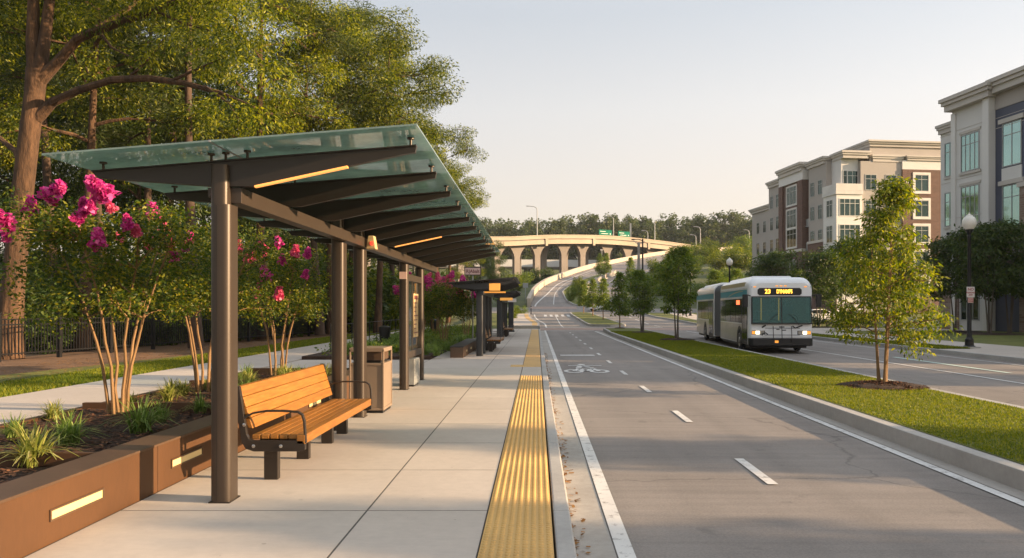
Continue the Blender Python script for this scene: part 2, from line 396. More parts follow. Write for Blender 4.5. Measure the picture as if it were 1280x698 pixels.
cd = bpy.data.cameras.new('camera'); cam = bpy.data.objects.new('camera', cd); COL.objects.link(cam)
cam.location = (0,0,1.6); cam.rotation_euler = (R_(90),0,0)
cd.sensor_width = 36; cd.lens = 950/1280*36; cd.shift_x = -31/1280; cd.shift_y = 36/1280
cd.clip_start = .1; cd.clip_end = 4000
scene.camera = cam
scene.view_settings.view_transform = 'Standard'; scene.view_settings.look = 'None'
scene.view_settings.exposure = 1.35; scene.view_settings.gamma = 1
scene.render.engine = 'CYCLES'
scene.cycles.use_denoising = True
scene.cycles.max_bounces = 6; scene.cycles.diffuse_bounces = 3; scene.cycles.glossy_bounces = 3
scene.cycles.transmission_bounces = 4; scene.cycles.transparent_max_bounces = 12
scene.cycles.caustics_reflective = False; scene.cycles.caustics_refractive = False
scene.cycles.sample_clamp_indirect = 6

# ------------------------------------------------------------------ levels and curves
def spline(tab):
    xs = np.array([t[0] for t in tab], float); ys = np.array([t[1] for t in tab], float)
    d = np.diff(ys)/np.diff(xs)
    m = np.concatenate([[d[0]], [0 if d[i]*d[i+1] <= 0 else 2*d[i]*d[i+1]/(d[i]+d[i+1]) for i in range(len(d)-1)], [d[-1]]])
    def f(x):
        if x <= xs[0]: return float(ys[0])
        if x >= xs[-1]: return float(ys[-1])
        i = int(np.searchsorted(xs, x))-1; i = min(max(i,0), len(xs)-2)
        h = xs[i+1]-xs[i]; t = (x-xs[i])/h
        return float((2*t**3-3*t*t+1)*ys[i] + (t**3-2*t*t+t)*h*m[i] + (-2*t**3+3*t*t)*ys[i+1] + (t**3-t*t)*h*m[i+1])
    return f
RZ = spline([(0,-.15),(60,-.15),(72,-.10),(85,.26),(95,.6),(115,1.6),(140,3.81),(165,6.46),(190,9.2),(215,12.5),(235,15.2),(255,18.2),(275,21.3),(295,24.0),(330,25.5),(400,26)])
def Z0(y): return RZ(y) + .15
LE = spline([(-10,.26),(75,.26),(85,-.5),(95,-.85),(115,-1.0),(140,-.4),(165,1.9),(190,6.8),(215,14.5),(235,23.3),(255,34.6),(275,48.9),(295,65.0),(320,88)])
RE = spline([(-10,15.2),(45,15.4),(75,15.6),(95,13.9),(115,14.2),(155,17),(178,21),(195,26.5),(220,35.5),(249,49),(275,64),(295,80),(320,104)])
def sstep(a, b, x):
    t = min(1, max(0, (x-a)/(b-a))); return t*t*(3-2*t)
def G(x, y):
    z = Z0(y) - .42
    if y > 70:
        l = LE(y)
        z -= (RZ(y)+.15)*.40*sstep(2, 14, l-x)*sstep(75,130,y)*(1-sstep(300,360,y))
        r = RE(y)
        z += 3.2*sstep(2,14,x-r)*sstep(115,160,y)*(1-sstep(260,320,y)) + .3*sstep(1,3,x-r)*sstep(110,125,y)
        z += .5*math.sin(x*.13+y*.05)*sstep(6,20,max(l-x, x-r))*sstep(100,140,y)
    return z
def ramp_pts(y0, y1, st): 
    n = max(1, int(math.ceil((y1-y0)/st))); return [y0+(y1-y0)*i/n for i in range(n+1)]
def ribbon(mb, xl, xr, y0, y1, off, st=2.0, m=0):
    """flat strip between two edges, lying on the road level plus off"""
    fl = xl if callable(xl) else (lambda y: xl); fr = xr if callable(xr) else (lambda y: xr)
    ys = ramp_pts(y0, y1, st); v = []
    for y in ys:
        z = RZ(y)+off; v += [(fl(y),y,z),(fr(y),y,z)]
    mb.add(v, [(2*i,2*i+1,2*i+3,2*i+2) for i in range(len(ys)-1)], m); return mb
def solid(mb, xl, xr, y0, y1, o0, o1, st=2.0, m=0):
    """strip with sides: between two edges from level o0 up to o1"""
    fl = xl if callable(xl) else (lambda y: xl); fr = xr if callable(xr) else (lambda y: xr)
    rings = []
    for y in ramp_pts(y0, y1, st):
        z = RZ(y); rings.append([(fl(y),y,z+o0),(fr(y),y,z+o0),(fr(y),y,z+o1),(fl(y),y,z+o1)])
    mb.loft(rings, m, True); return mb

# terrain: one sheet to the horizon
gx = [-1600,-900,-500,-300,-200] + list(np.arange(-150,181,5.0)) + [240,330,500,900,1600]
gy = [-300,-120,-60] + list(np.arange(-40,341,5.0)) + [380,450,550,800,1200,2000]
V = []; F = []
for y in gy:
    for x in gx: V.append((x, y, G(x,y)))
nx = len(gx)
for j in range(len(gy)-1):
    for i in range(nx-1): F.append((j*nx+i, j*nx+i+1, (j+1)*nx+i+1, (j+1)*nx+i))
struct(np_mesh('terrain', V, F, M['terrain']))

# carriageways
struct(ribbon(MB(), LE, RE, -12, 312, 0, 2).build('road', M['asphalt']))
struct(ribbon(MB(), -60, lambda y: LE(y)+.05, 101, 116, -.01, 2).build('side_street', M['asphalt']))
struct(ribbon(MB(), lambda y: RE(y)-.05, 40, 101, 113, -.01, 2).build('cross_street', M['asphalt']))
struct(ribbon(MB(), .26, .56, -12, 58, .004, 4).build('gutter', M['gutter']))
struct(ribbon(MB(), 4.42, 4.62, -12, 57, .004, 4).build('median_gutter', M['gutter']))
pk = MB()
ribbon(pk, LE, RE, 59.2, 65.5, .005, 2); ribbon(pk, LE, lambda y: LE(y)+7, 112.5, 117.5, .005, 1.5)
struct(pk.build('crossing_band', M['brick_band']))
# painted lines (structure)
mk = MB(); o = .010
ribbon(mk, .57, .695, -12, 58.5, o, 3)
ribbon(mk, 4.27, 4.385, -12, 56.5, o, 3)
k = 0
y = 3.41
while y < 56:
    ribbon(mk, 2.28, 2.385, y, y+1.28, o, 2); y += 4.09
ribbon(mk, 2.28, 2.385, 66.2, 97, o, 3)
ribbon(mk, lambda y: LE(y)+.5, lambda y: LE(y)+.66, 66, 98, o, 2)
ribbon(mk, lambda y: LE(y)+.6+1.6*sstep(118,150,y), lambda y: LE(y)+.85+1.6*sstep(118,150,y), 118, 300, o, 2)
ribbon(mk, lambda y: LE(y)+3.6, lambda y: LE(y)+3.72, 122, 205, o, 2)
ribbon(mk, .7, 4.3, 57.3, 57.8, o, 1); ribbon(mk, .7, 4.3, 67.2, 67.7, o, 1)
for i in range(5): ribbon(mk, .9+i*.72, 1.25+i*.72, 93, 97.5, o, 1)
# second carriageway
ribbon(mk, 11.13, 11.25, -12, 57, o, 3)
ribbon(mk, 14.62, 14.72, 8, 57, o, 3)
for i in range(4): ribbon(mk, 11.13, 11.25, 69+i*7, 72.5+i*7, o, 1)
ribbon(mk, 8.6, 11.0, 66.2, 66.7, o, 1)
ribbon(mk, lambda y: RE(y)-.9, lambda y: RE(y)-.72, 120, 205, o, 2)
ribbon(mk, lambda y: RE(y)-3.6, lambda y: RE(y)-3.48, 120, 205, o, 2)
ribbon(mk, 9.9, 10.2, 33.0, 36, o, 1)
struct(mk.build('road_markings', M['paint']))
mg = MB(); ribbon(mg, 12.55, 12.72, 20.3, 26.9, .010, 2); struct(mg.build('lane_marking', M['paint_green']))
# bicycle symbol and bar in the lane
bs = MB()
def flat_ring(cx, cy, rx, ry, w, n=22):
    v = []
    for k in range(n):
        a = 2*PI*k/n; v += [(cx+rx*math.cos(a), cy+ry*math.sin(a), RZ(cy)+o),(cx+(rx-w)*math.cos(a), cy+(ry-w*2)*math.sin(a), RZ(cy)+o)]
    bs.add(v, [(2*k,2*((k+1)%n),2*((k+1)%n)+1,2*k+1) for k in range(n)])
def flat_line(x0, y0, x1, y1, w):
    d = Vector((x1-x0, y1-y0, 0)).normalized(); s = Vector((-d.y, d.x, 0))*w/2
    z = RZ(y0)+o+.002
    bs.add([(x0+s.x,y0+s.y,z),(x1+s.x,y1+s.y,z),(x1-s.x,y1-s.y,z),(x0-s.x,y0-s.y,z)], [(0,1,2,3)])
flat_ring(1.02,20.9,.28,.55,.11); flat_ring(1.72,20.9,.28,.55,.11)
for a in ((1.02,20.9,1.2,21.7),(1.2,21.7,1.55,21.6),(1.02,20.9,1.34,20.9),(1.34,20.9,1.18,21.9),(1.34,20.9,1.6,21.8),(1.72,20.9,1.56,22.1),(1.56,22.1,1.42,22.2)): flat_line(*a, .13)
flat_line(1.2,22.0,1.32,22.9,.17); flat_line(1.32,22.9,1.55,22.3,.10); flat_line(.95,22.9,1.95,22.9,.16)
bs.add([(1.36+.12*math.cos(2*PI*k/10),23.3+.25*math.sin(2*PI*k/10),-.15+o) for k in range(10)], [tuple(range(10))])
ribbon(bs, .86, 2.12, 27.6, 28.2, o, 1)
struct(bs.build('bicycle_marking', M['paint']))

# sidewalk platform: separate slabs with open joints over a dark bed
def slabs(name, xcuts, ycuts, z0=-.3, z1=0.0, gap=.008):
    mb = MB()
    for i in range(len(xcuts)-1):
        for j in range(len(ycuts)-1):
            mb.box(xcuts[i]+gap, xcuts[i+1]-gap, ycuts[j]+gap, ycuts[j+1]-gap, z0, z1)
    return struct(mb.build(name, M['sidewalk']))
slabs('sidewalk', [-3.29,-1.34,-.385], [-3,-1.5,0,1.5,3,4.5,6.0,7.5,9,10.5,12,13.5,15,16.5,18.0])
slabs('sidewalk', [-3.29,-1.34,-.385], list(np.arange(18.0,58.1,2.0)))
slabs('sidewalk', [-7.25,-5.2,-3.29], [15.95,18,20,22,23.4])
slabs('sidewalk', [-7.25,-5.2,-3.29], [56,58])
slabs('sidewalk', [-.385,.124], [17.91,19.2,20.59]); slabs('sidewalk', [-.385,.124], [56.0,58.1])
sw = MB(); solid(sw, -2.6, lambda y: LE(y)-.16, 66.5, 100, -.1, .155, 2); struct(sw.build('sidewalk', M['sidewalk']))
jb = MB(); jb.box(-3.295,-.386,-3,58,-.30,-.0012); jb.box(-7.26,-3.298,15.95,23.4,-.30,-.0012)
struct(jb.build('joint_bed', M['joint']))
slabs('path', [-9.5,-7.3], list(np.arange(0,72,3.0)), z0=-.2, z1=.012)
slabs('path', [-7.3,-6.06], [0,3,6,9,12,15.9], z0=-.2, z1=.012)
# kerb
kb = MB()
yk = -3
while yk < 58:
    kb.box(.128, .26, yk+.004, min(yk+3,58)-.004, -.3, .004); yk += 3
struct(kb.build('kerb', M['kerb'], bevel=.015))
kb = MB(); solid(kb, lambda y: LE(y)-.15, LE, 66.5, 100, -.1, .16, 2)
struct(kb.build('kerb', M['kerb']))
# tactile paving with raised domes
tp = MB(); tp.box(-.38,.112,-3,17.9,-.2,.004); tp.box(-.38,.112,20.6,56,-.2,.004); tp.box(-.72,-.384,20.6,21.3,-.05,.006); solid(tp, lambda y: LE(y)-.70, lambda y: LE(y)-.22, 67.5, 96, .1, .162, 2)
struct(tp.build('tactile_paving', M['tactile']))
NX = 9; xs = np.linspace(-.352,.084,NX); 
def domes(y0, y1, sp, n=7):
    ys = np.arange(y0, y1, sp)
    X, Y = np.meshgrid(xs, ys); c = np.stack([X.ravel(), Y.ravel()], 1)
    a = np.linspace(0, 2*PI, n, endpoint=False)
    V = []
    for r, z in ((.020,.004),(.017,.0095),(.010,.0115)):
        V.append(np.stack([c[:,None,0]+r*np.cos(a), c[:,None,1]+r*np.sin(a), np.full((len(c),n), z)], 2))
    V = np.concatenate(V, 1).reshape(-1,3)
    F = []
    base = np.arange(len(c))[:,None]*(3*n)
    for l in range(2):
        for k in range(n):
            k2 = (k+1) % n
            F.append(np.stack([base[:,0]+l*n+k, base[:,0]+l*n+k2, base[:,0]+(l+1)*n+k2, base[:,0]+(l+1)*n+k], 1))
    top = [np.stack([base[:,0]+2*n, base[:,0]+2*n+k, base[:,0]+2*n+k+1, base[:,0]+2*n+min(k+2,n-1)],1) for k in range(1,n-2,2)]
    return V, np.concatenate(F+top, 0)
V, F = domes(3.0, 17.85, .056)
struct(np_mesh('tactile_domes', V, F, M['tactile']))
rb = MB()
for x in xs: rb.box(x-.014, x+.014, 20.8, 55.8, .004, .010)
struct(rb.build('tactile_ribs', M['tactile']))

# medians
def island(y0, y1, fl, fr, ks=.18, h=.20, tip=1.6, st=1.0):
    w = lambda y: math.sqrt(max(0, min(1, 1-((tip-min(tip, y-y0))/tip)**2))) * math.sqrt(max(0, min(1, 1-((tip-min(tip, y1-y))/tip)**2)))
    c = lambda y: (fl(y)+fr(y))/2
    L = lambda y: c(y)-(c(y)-fl(y))*max(.02,w(y)); Rr = lambda y: c(y)+(fr(y)-c(y))*max(.02,w(y))
    k = MB()
    solid(k, L, lambda y: min(L(y)+ks, c(y)), y0, y1, -.1, h, st); solid(k, lambda y: max(Rr(y)-ks, c(y)), Rr, y0, y1, -.1, h, st)
    struct(k.build('median_kerb', M['kerb'], bevel=.012))
    g = MB(); ribbon(g, lambda y: min(L(y)+ks, c(y)), lambda y: max(Rr(y)-ks, c(y)), y0+.05, y1-.05, h+.004, st)
    struct(g.build('median_ground', M['grass']))
    return L, Rr
island(-11, 58.3, lambda y: 4.62+.35*sstep(45,58,y), lambda y: 7.65+.2*sstep(40,58,y), tip=1.3)
island(68.5, 101, lambda y: 4.95-.022*(y-68), lambda y: 8.3-.05*max(0,y-75), tip=2.5)
I3L = spline([(118,5.9),(133,4.9),(145,4.9),(157,6.2),(170,8.6),(190,13.6),(206,19.5)])
I3R = spline([(118,8.0),(140,9.4),(157,11.0),(178,15.2),(206,23.0)])
island(118, 206, I3L, I3R, h=.25, tip=3)
# right side: kerb, verge, pavements
def RK(y): return RE(y)
kb = MB(); solid(kb, RK, lambda y: RK(y)+.18, -12, 100, -.1, .16, 2.5); struct(kb.build('kerb', M['kerb'], bevel=.012))
vg = MB(); ribbon(vg, lambda y: RK(y)+.18, 75, -12, 100, .145, 4); struct(vg.build('verge', M['grass']))
pv = MB(); solid(pv, 17.05, 19.9, 29.5, 99, 0, .153, 4); solid(pv, lambda y: RK(y)+.19, 19.9, -12, 29.5, 0, .153, 4); struct(pv.build('pavement', M['sidewalk']))
p2 = MB(); solid(p2, 19.9, 46, 53, 60, 0, .158, 4); solid(p2, 20.5, 24, 66, 70, 0, .158, 4); struct(p2.build('plaza_path', M['sidewalk']))
mb2 = MB(); ribbon(mb2, 21.5, 30.8, 61.0, 65, .160, 4); struct(mb2.build('planting_bed', M['mulch']))
# left side: lawn strip, pine straw, forest floor, planting beds
ff = MB(); ribbon(ff, -90, -12.2, -12, 95, .10, 6); struct(ff.build('forest_floor', M['soil']))
sf = spline([(8,-15.2),(14,-13.6),(20,-12.6),(30,-11.6),(45,-10.9),(95,-10.8)])
st_ = MB(); ribbon(st_, -17, sf, -2, 95, .125, 2); struct(st_.build('pine_straw_bed', M['straw']))
ls = MB(); ribbon(ls, sf, -9.5, -2, 95, .135, 2); struct(ls.build('lawn_strip', M['grass']))
bd = MB(); bd.box(-7.27,-3.32,23.5,55.9,-.2,.10); struct(bd.build('planting_bed', M['mulch']))
lw = MB(); ribbon(lw, -7.3, -2.62, 58.1, 99, .155, 4); struct(lw.build('lawn_strip', M['grass']))
# ------------------------------------------------------------------ planter wall with recessed lights
def round_rect(w, d, r, n=4):
    p = []
    for cx, cy, a0 in ((w/2-r,d/2-r,0),(-w/2+r,d/2-r,90),(-w/2+r,-d/2+r,180),(w/2-r,-d/2+r,270)):
        for k in range(n+1):
            a = R_(a0+90*k/n); p.append((cx+r*math.cos(a), cy+r*math.sin(a)))
    return p
pl = thing('planter', 'long brown steel planter wall with glowing slot lights beside the glass shelter', 'planter', (-3.3,0,0))
cuts = [-2.0, 2.9, 6.62, 10.0, 13.0, 15.7]
w = MB()
for i in range(len(cuts)-1): w.box(-.22, 0, cuts[i]+.004, cuts[i+1]-.004, -.05, .395)
w.box(-2.75,-2.63,-2,15.7,-.1,.29); w.box(-2.63,-.22,15.55,15.7,-.1,.36)
w.build('wall_panel', M['corten'], pl, bevel=.004)
c = MB(); c.box(-.31,.006,-2,15.71,.395,.415); c.build('cap', M['corten_dark'], pl, bevel=.003)
for y in (3.1, 6.36, 9.95, 13.0):
    d = MB(); d.box(-2.63,-.31,y-.035,y+.035,-.05,.36+.03*(y<7)); d.build('divider', M['corten'], pl)
mu = MB(); 
n = 60; v = []; f = []
for j in range(n+1):
    for i in range(15):
        x = -2.63+2.41*i/14; y = -2+17.6*j/n
        v.append((x,y,.245+.03*math.sin(x*2.1+y)*math.sin(y*1.7)+.018*random.random()))
for j in range(n):
    for i in range(14): f.append((j*15+i,j*15+i+1,(j+1)*15+i+1,(j+1)*15+i))
mu.add(v, f); mu.build('mulch_bed', M['mulch'], pl)
for y in (1.7, 5.46, 7.17, 11.3, 14.4):
    fr = MB()
    fr.box(.0,.012,y-.32,y+.32,.220,.232); fr.box(.0,.012,y-.32,y+.32,.150,.162); fr.box(0,.012,y-.32,y-.305,.162,.220); fr.box(0,.012,y+.305,y+.32,.162,.220)
    fo = fr.build('light_frame', M['corten_dark'], pl)
    le = MB(); le.box(.001,.005,y-.305,y+.305,.162,.220); le.build('lens', M['step_light'], fo)
# loose bark chips
rs = np.random.RandomState(5)
def flat_chips(name, n, fx, fy, fz, L=(.02,.06), W=.35, matn='chips', seed=3, tilt=.5):
    rs = np.random.RandomState(seed)
    c = np.stack([fx(rs.rand(n)), fy(rs.rand(n)), np.zeros(n)], 1); c[:,2] = fz(c[:,0],c[:,1]) if callable(fz) else fz
    a = rs.rand(n)*2*PI; d = np.stack([np.cos(a), np.sin(a), (rs.rand(n)-.5)*tilt], 1)
    s = np.stack([-np.sin(a), np.cos(a), (rs.rand(n)-.5)*tilt], 1)
    l = (L[0]+(L[1]-L[0])*rs.rand(n))[:,None]/2
    V = np.stack([c-d*l-s*l*W, c+d*l-s*l*W, c+d*l*1.1+s*l*W, c-d*l+s*l*W*.8], 1)
    V[:,:,2] += .012
    return stuff(np_mesh(name, V, np.arange(4*n).reshape(-1,4), M[matn]))
flat_chips('bark_chips', 15000, lambda r: -5.9+2.28*r, lambda r: 3.2+12.2*r, .272, L=(.025,.075), seed=2)

# ------------------------------------------------------------------ glass bus shelter
def gz(X): return 3.03 + .0795*(X+.94)                 # underside of the glass
def make_shelter(name, label, cols, y0, y1, rafters, xl, xr, xc, cm, rm, gm, leds=(), H=2.79, group=None, lower=0.0):
    t = thing(name, label, 'bus shelter', (0,0,0), 0, group)
    G_ = lambda X: gz(X+(xr+.94)*-1) - lower if True else 0
    for (y, wd, dp) in cols:
        k = MB()
        k.prism([(xc+a, y+b) for a, b in round_rect(wd, dp, .05, 6)], 'z', 0, 2.45-lower)
        k.prism([(xc-.018+a, y+b) for a, b in round_rect(wd*.84, dp*.82, .04, 6)], 'z', 2.45-lower, H-lower-.01)
        co = k.build('column', cm, t, smooth=True)
        gv = MB(); gv.box(xc-.024, xc-.016, y-dp*.5-.002, y+dp*.5+.002, .02, 2.44-lower); gv.build('groove', rm, co)
        bp = MB(); bp.box(xc-wd*.5-.005, xc+wd*.5+.005, y-dp*.5-.005, y+dp*.5+.005, .0, .010); bp.build('base_plate', rm, co)
    b = MB(); b.box(xc+.02, xc+.14, rafters[0], rafters[-1], 2.47-lower, 2.60-lower); b.box(xc-.14,xc-.10,rafters[0],rafters[-1],2.52-lower,2.60-lower)
    b.build('beam', cm, t, bevel=.004)
    sl = .0795
    zt = lambda X: G_(X)-.085
    for i, y in enumerate(rafters):
        k = MB()
        x0, x1 = xl+.19, xr-.06
        poly = [(x0, zt(x0)), (x1, zt(x1)), (x1-.01, zt(x1)-.05), (x1-.10, zt(x1)-.065), (xc+.25, zt(xc)-.205), (xc-.10, zt(xc)-.205), (x0+.05, zt(x0)-.05)]
        k.prism(poly, 'y', y-.028, y+.028)
        # top and bottom flanges
        k.prism([(x0,zt(x0)+.001),(x1,zt(x1)+.001),(x1,zt(x1)+.011),(x0,zt(x0)+.011)], 'y', y-.045, y+.045)
        r = k.build('rafter', rm, t)
        for X in (x0+.08, xc-.11, xc+.01, xc+.19, x1-.05):
            p = MB(); p.lathe([(.011,0),(.011,.055),(.03,.055),(.03,.07),(.001,.072)], (X,y,zt(X)+.011), 10)
            p.build('glass_pin', M['bronze'], r, smooth=True)
        if i in leds:
            L = MB(); X0, X1 = xc+.26, xc+1.03
            bz = lambda X: zt(xc)-.205 + (zt(x1)-.065-zt(xc)+.205)*(X-xc-.25)/(x1-.10-xc-.25)
            L.prism([(X0,bz(X0)+.004),(X1,bz(X1)+.004),(X1,bz(X1)-.012),(X0,bz(X0)-.012)], 'y', y-.034, y+.012)
            L.build('light_strip', M['led'], r)
    ny = max(1, round((y1-y0)/4.5))
    for i in range(ny):
        a, c_ = y0+(y1-y0)*i/ny+.004, y0+(y1-y0)*(i+1)/ny-.004
        for X0, X1 in ((xl, xc+.03),(xc+.042, xr)):
            k = MB(); k.prism([(X0,G_(X0)),(X1,G_(X1)),(X1,G_(X1)+.014),(X0,G_(X0)+.014)], 'y', a, c_)
            k.build('glass_panel', gm, t)
    k = MB(); k.prism([(xc+.028,G_(xc)+.0005),(xc+.044,G_(xc)+.0015),(xc+.044,G_(xc)+.018),(xc+.028,G_(xc)+.017)], 'y', y0, y1); k.build('glass_joint', M['mullion'], t)
    return t
sh = make_shelter('bus_shelter', 'large bronze bus shelter with sloping teal glass roof over the wooden bench', 
    [(6.33,.165,.22),(10.0,.165,.22),(11.18,.165,.22),(14.9,.165,.22),(16.9,.165,.22)], 5.95, 19.4, [6.33+1.245*i for i in range(11)],
    -3.88, -.94, -2.6, M['bronze'], M['bronze_dark'], M['glass_roof'], leds=(0,5))
# framed map case between the last two columns (part of the shelter)
k = MB(); k.box(-2.66,-2.54,15.03,16.78,2.14,2.27); k.box(-2.66,-2.54,15.03,16.78,.59,.72); k.box(-2.62,-2.585,15.8,15.84,.72,2.14)
fr = k.build('map_frame', M['bronze'], sh, bevel=.004)
k = MB(); k.box(-2.606,-2.596,15.03,15.8,.72,2.14); k.box(-2.606,-2.596,15.84,16.78,.72,2.14); k.build('pane', M['glass_clear'], fr)
k = MB(); k.box(-2.592,-2.584,15.95,16.55,.98,1.9)
ps = k.build('map_poster', M['poster'], fr)
k = MB()
for i in range(9): k.box(-2.583,-2.581,16.0,16.5-.08*((i*7)%4),1.06+.09*i,1.085+.09*i)
k.box(-2.583,-2.581,16.02,16.48,1.80,1.86)
k.build('poster_print', M['sign_maroon'], ps)
k = MB(); k.box(-2.67,-2.53,14.765,14.775,2.16,2.30); k.build('notice_plate', M['sign_pink'], sh)
k = MB(); k.prism([(-2.44,2.44),(-2.30,2.44),(-2.33,2.63),(-2.41,2.63)], 'y', 10.85, 11.0); ab = k.build('alarm_box', M['poster'], sh, bevel=.01)
k = MB(); k.lathe([(.03,0),(.03,.012),(.001,.016)], (0,0,0), 12); r = k.build('alarm_button', M['red_dot'], ab); r.rotation_euler = (R_(90),0,0); r.location = (-2.355,10.85,2.52)
# grey cabinet under the map case
ut = thing('utility_cabinet', 'small grey metal cabinet below the framed map', 'cabinet', (-2.62,15.75,0))
k = MB(); k.box(-.16,.14,-.32,.32,.03,.56); k.build('body', M['mullion'], ut, bevel=.012)
k = MB(); k.box(.141,.149,-.29,.29,.06,.53); k.build('door', M['mullion'], ut, bevel=.003)
k = MB(); k.box(-.14,.12,-.3,.3,0,.03); k.build('plinth', M['black_steel'], ut)

# two smaller shelters further on
sh2 = make_shelter('bus_shelter', 'second shelter along the kerb, charcoal steel with a dark canopy and amber sign', 
    [(25.3,.22,.24),(26.6,.20,.22),(28.6,.20,.22),(30.4,.20,.24)], 24.7, 31.2, [25.0+1.0*i for i in range(7)], -2.95, -.66, -1.9,
    M['grey_steel'], M['grey_steel'], M['grey_steel'], H=2.60, lower=.44)
k = MB(); k.box(-1.56,-1.20,24.86,24.93,2.16,2.40); hs = k.build('lit_sign', M['amber'], sh2, bevel=.01)
k = MB(); k.box(-1.85,-1.05,25.6,25.66,2.10,2.15); k.build('lit_edge', M['amber'], sh2)
sh3 = make_shelter('bus_shelter', 'third and farthest shelter, low charcoal canopy beside the post with a pale sign', 
    [(39.6,.26,.26),(41.4,.24,.24),(44.0,.24,.24),(47.0,.24,.24)], 39.2, 47.6, [39.6+1.3*i for i in range(7)], -2.75, -.95, -1.95,
    M['grey_steel'], M['grey_steel'], M['grey_steel'], H=2.60, lower=.56)
k = MB(); k.box(-1.9,-1.25,39.3,39.4,1.98,2.12); k.build('lit_edge', M['amber'], sh3)

# ------------------------------------------------------------------ benches
def make_bench(name, label, loc):
    t = thing(name, label, 'bench', loc)
    L = 2.82; x0, x1 = -.50, 0.0              # seat back edge, seat front edge; y runs along the bench
    s = MB(); nsl = 6; wd = (x1-x0)/nsl
    for i in range(nsl):
        a = x0+wd*i
        s.box(a+.005, a+wd-.005, .03, L-.03, .395, .435) if i < nsl-1 else s.box(a+.005, x1, .0, L, .352, .438)
    s.build('seat', M['wood'], t, bevel=.006)
    b = MB()
    for i in range(4):
        z = .495+.098*i; xo = -.515-.030*i
        b.prism([(xo-.022,z),(xo+.022,z-.006),(xo-.006,z+.086),(xo-.050,z+.090)], 'y', .045, L-.045)
    b.build('backrest', M['wood'], t, bevel=.005)
    for y in (0.0, L-.045):
        k = MB()
        pts = [(.0,.35),(.0,.30),(-.06,.285),(-.47,.285),(-.545,.31),(-.58,.37),(-.665,.86),(-.655,.885),(-.615,.885),(-.60,.87),(-.535,.44),(-.51,.395),(-.48,.385),(-.02,.385)]
        k.prism(pts, 'y', y, y+.045)
        e = k.build('end_frame', M['bronze_dark'], t, bevel=.004)
        for X, Z in ((-.47,.335),(-.22,.335),(-.555,.53)):
            q = MB(); r = [(.016,0),(.016,.006),(.008,.010)]
            yy = y-.001 if y == 0 else y+.046
            sg = -1 if y == 0 else 1
            q.loft([[(X+rr*math.cos(2*PI*k2/10), yy+sg*hh, Z+rr*math.sin(2*PI*k2/10)) for k2 in range(10)] for rr, hh in r])
            q.build('bolt', M['stainless'], e, smooth=True)
        a = MB(); P = [(-.585,.56),(-.55,.60),(-.48,.635),(-.36,.655),(-.20,.655),(-.07,.645),(-.03,.62),(-.012,.56),(-.005,.45),(.0,.36)]
        yc = y+.022
        rings = []
        for i, (X, Z) in enumerate(P):
            A = Vector(P[max(0,i-1)]); B = Vector(P[min(len(P)-1,i+1)]); d = (B-A).normalized(); nn = Vector((-d.y,d.x))*.009
            rings.append([(X+nn.x,yc-.02,Z+nn.y),(X+nn.x,yc+.02,Z+nn.y),(X-nn.x,yc+.02,Z-nn.y),(X-nn.x,yc-.02,Z-nn.y)])
        a.loft(rings); a.build('armrest', M['bronze_dark'], t, bevel=.004)
    for y in (.12, 1.08, 2.0, 2.68):
        k = MB(); k.box(-.42,-.29,y,y+.075,0,.35); k.box(-.46,-.05,y+.01,y+.065,.335,.39); k.build('leg', M['bronze_dark'], t, bevel=.006)
    return t
bench = make_bench('bench', 'honey coloured slatted wooden bench with curved dark armrests near the brown planter', (-2.12,6.95,0))
b2 = dup(bench, (-1.32,27.6,0), 0, 'distant slatted bench under the second charcoal shelter')
b3 = dup(bench, (-1.35,41.9,0), 0, 'farthest slatted bench under the third charcoal shelter')

# ------------------------------------------------------------------ litter bin by the shelter
tb = thing('litter_bin', 'square tan litter bin with side openings behind the bench', 'litter bin', (-2.585,11.86,0))
W_, D_ = .265, .33
k = MB()
for sx in (-1,1):
    for sy in (-1,1): k.box(sx*W_-.028*(sx>0)-0, sx*W_+.028*(sx<0), sy*D_-.028*(sy>0), sy*D_+.028*(sy<0), .04, .97)
k.box(-W_,W_,-D_,D_,.93,.99); k.box(-W_+.003,W_-.003,-D_+.003,D_-.003,.72,.76); k.box(-W_+.004,W_-.004,-D_+.004,D_-.004,.04,.08)
k.build('frame', M['bin_tan'], tb, bevel=.006)
k = MB(); k.box(-W_+.012,W_-.012,-D_+.012,D_-.012,.08,.72); k.build('panel', M['bin_tan'], tb, bevel=.004)
k = MB(); k.box(-W_+.06,W_-.06,-D_+.06,D_-.06,.76,.80); k.build('liner', M['black_steel'], tb)
k = MB(); k.box(-W_+.02,W_-.02,-D_+.02,D_-.02,0,.04); k.build('base', M['black_steel'], tb)
k = MB(); k.box(-W_+.05,W_-.05,-D_+.05,D_-.05,.80,.93); k.build('opening_liner', M['corten_dark'], tb)

# path-side black bins
def black_bin(loc, label):
    t = thing('litter_bin', label, 'litter bin', loc)
    k = MB(); k.lathe([(.02,0),(.19,.0),(.19,.02),(.05,.03),(.05,.16),(.19,.18),(.235,.75),(.235,.78),(.001,.78)], n=16); k.build('body', M['black_steel'], t, smooth=True)
    k = MB(); k.lathe([(.25,.78),(.25,.81),(.14,.86),(.001,.88)], n=16); k.build('lid', M['black_steel'], t, smooth=True)
    return t
bb = black_bin((-6.25,31.2,0), 'black round litter bin on the lawn edge, seen between the shelter columns')
bb2 = dup(bb, (-5.75,42.5,.1), 0, 'black round litter bin further off, in front of the flowering tree')

# planter box by the second shelter
px = thing('planter_box', 'low dark brown planter box at the foot of the second shelter', 'planter', (-2.77,24.3,0))
k = MB(); k.box(0,.42,0,6.2,0,.34); k.build('body', M['corten_dark'], px, bevel=.008)
k = MB(); k.box(-.015,.435,-.015,6.215,.34,.365); k.build('cap', M['grey_steel'], px, bevel=.004)
for y in (1.0, 2.7):
    k = MB(); k.box(.421,.428,y,y+.28,.14,.20); k.build('lens', M['step_light'], px)

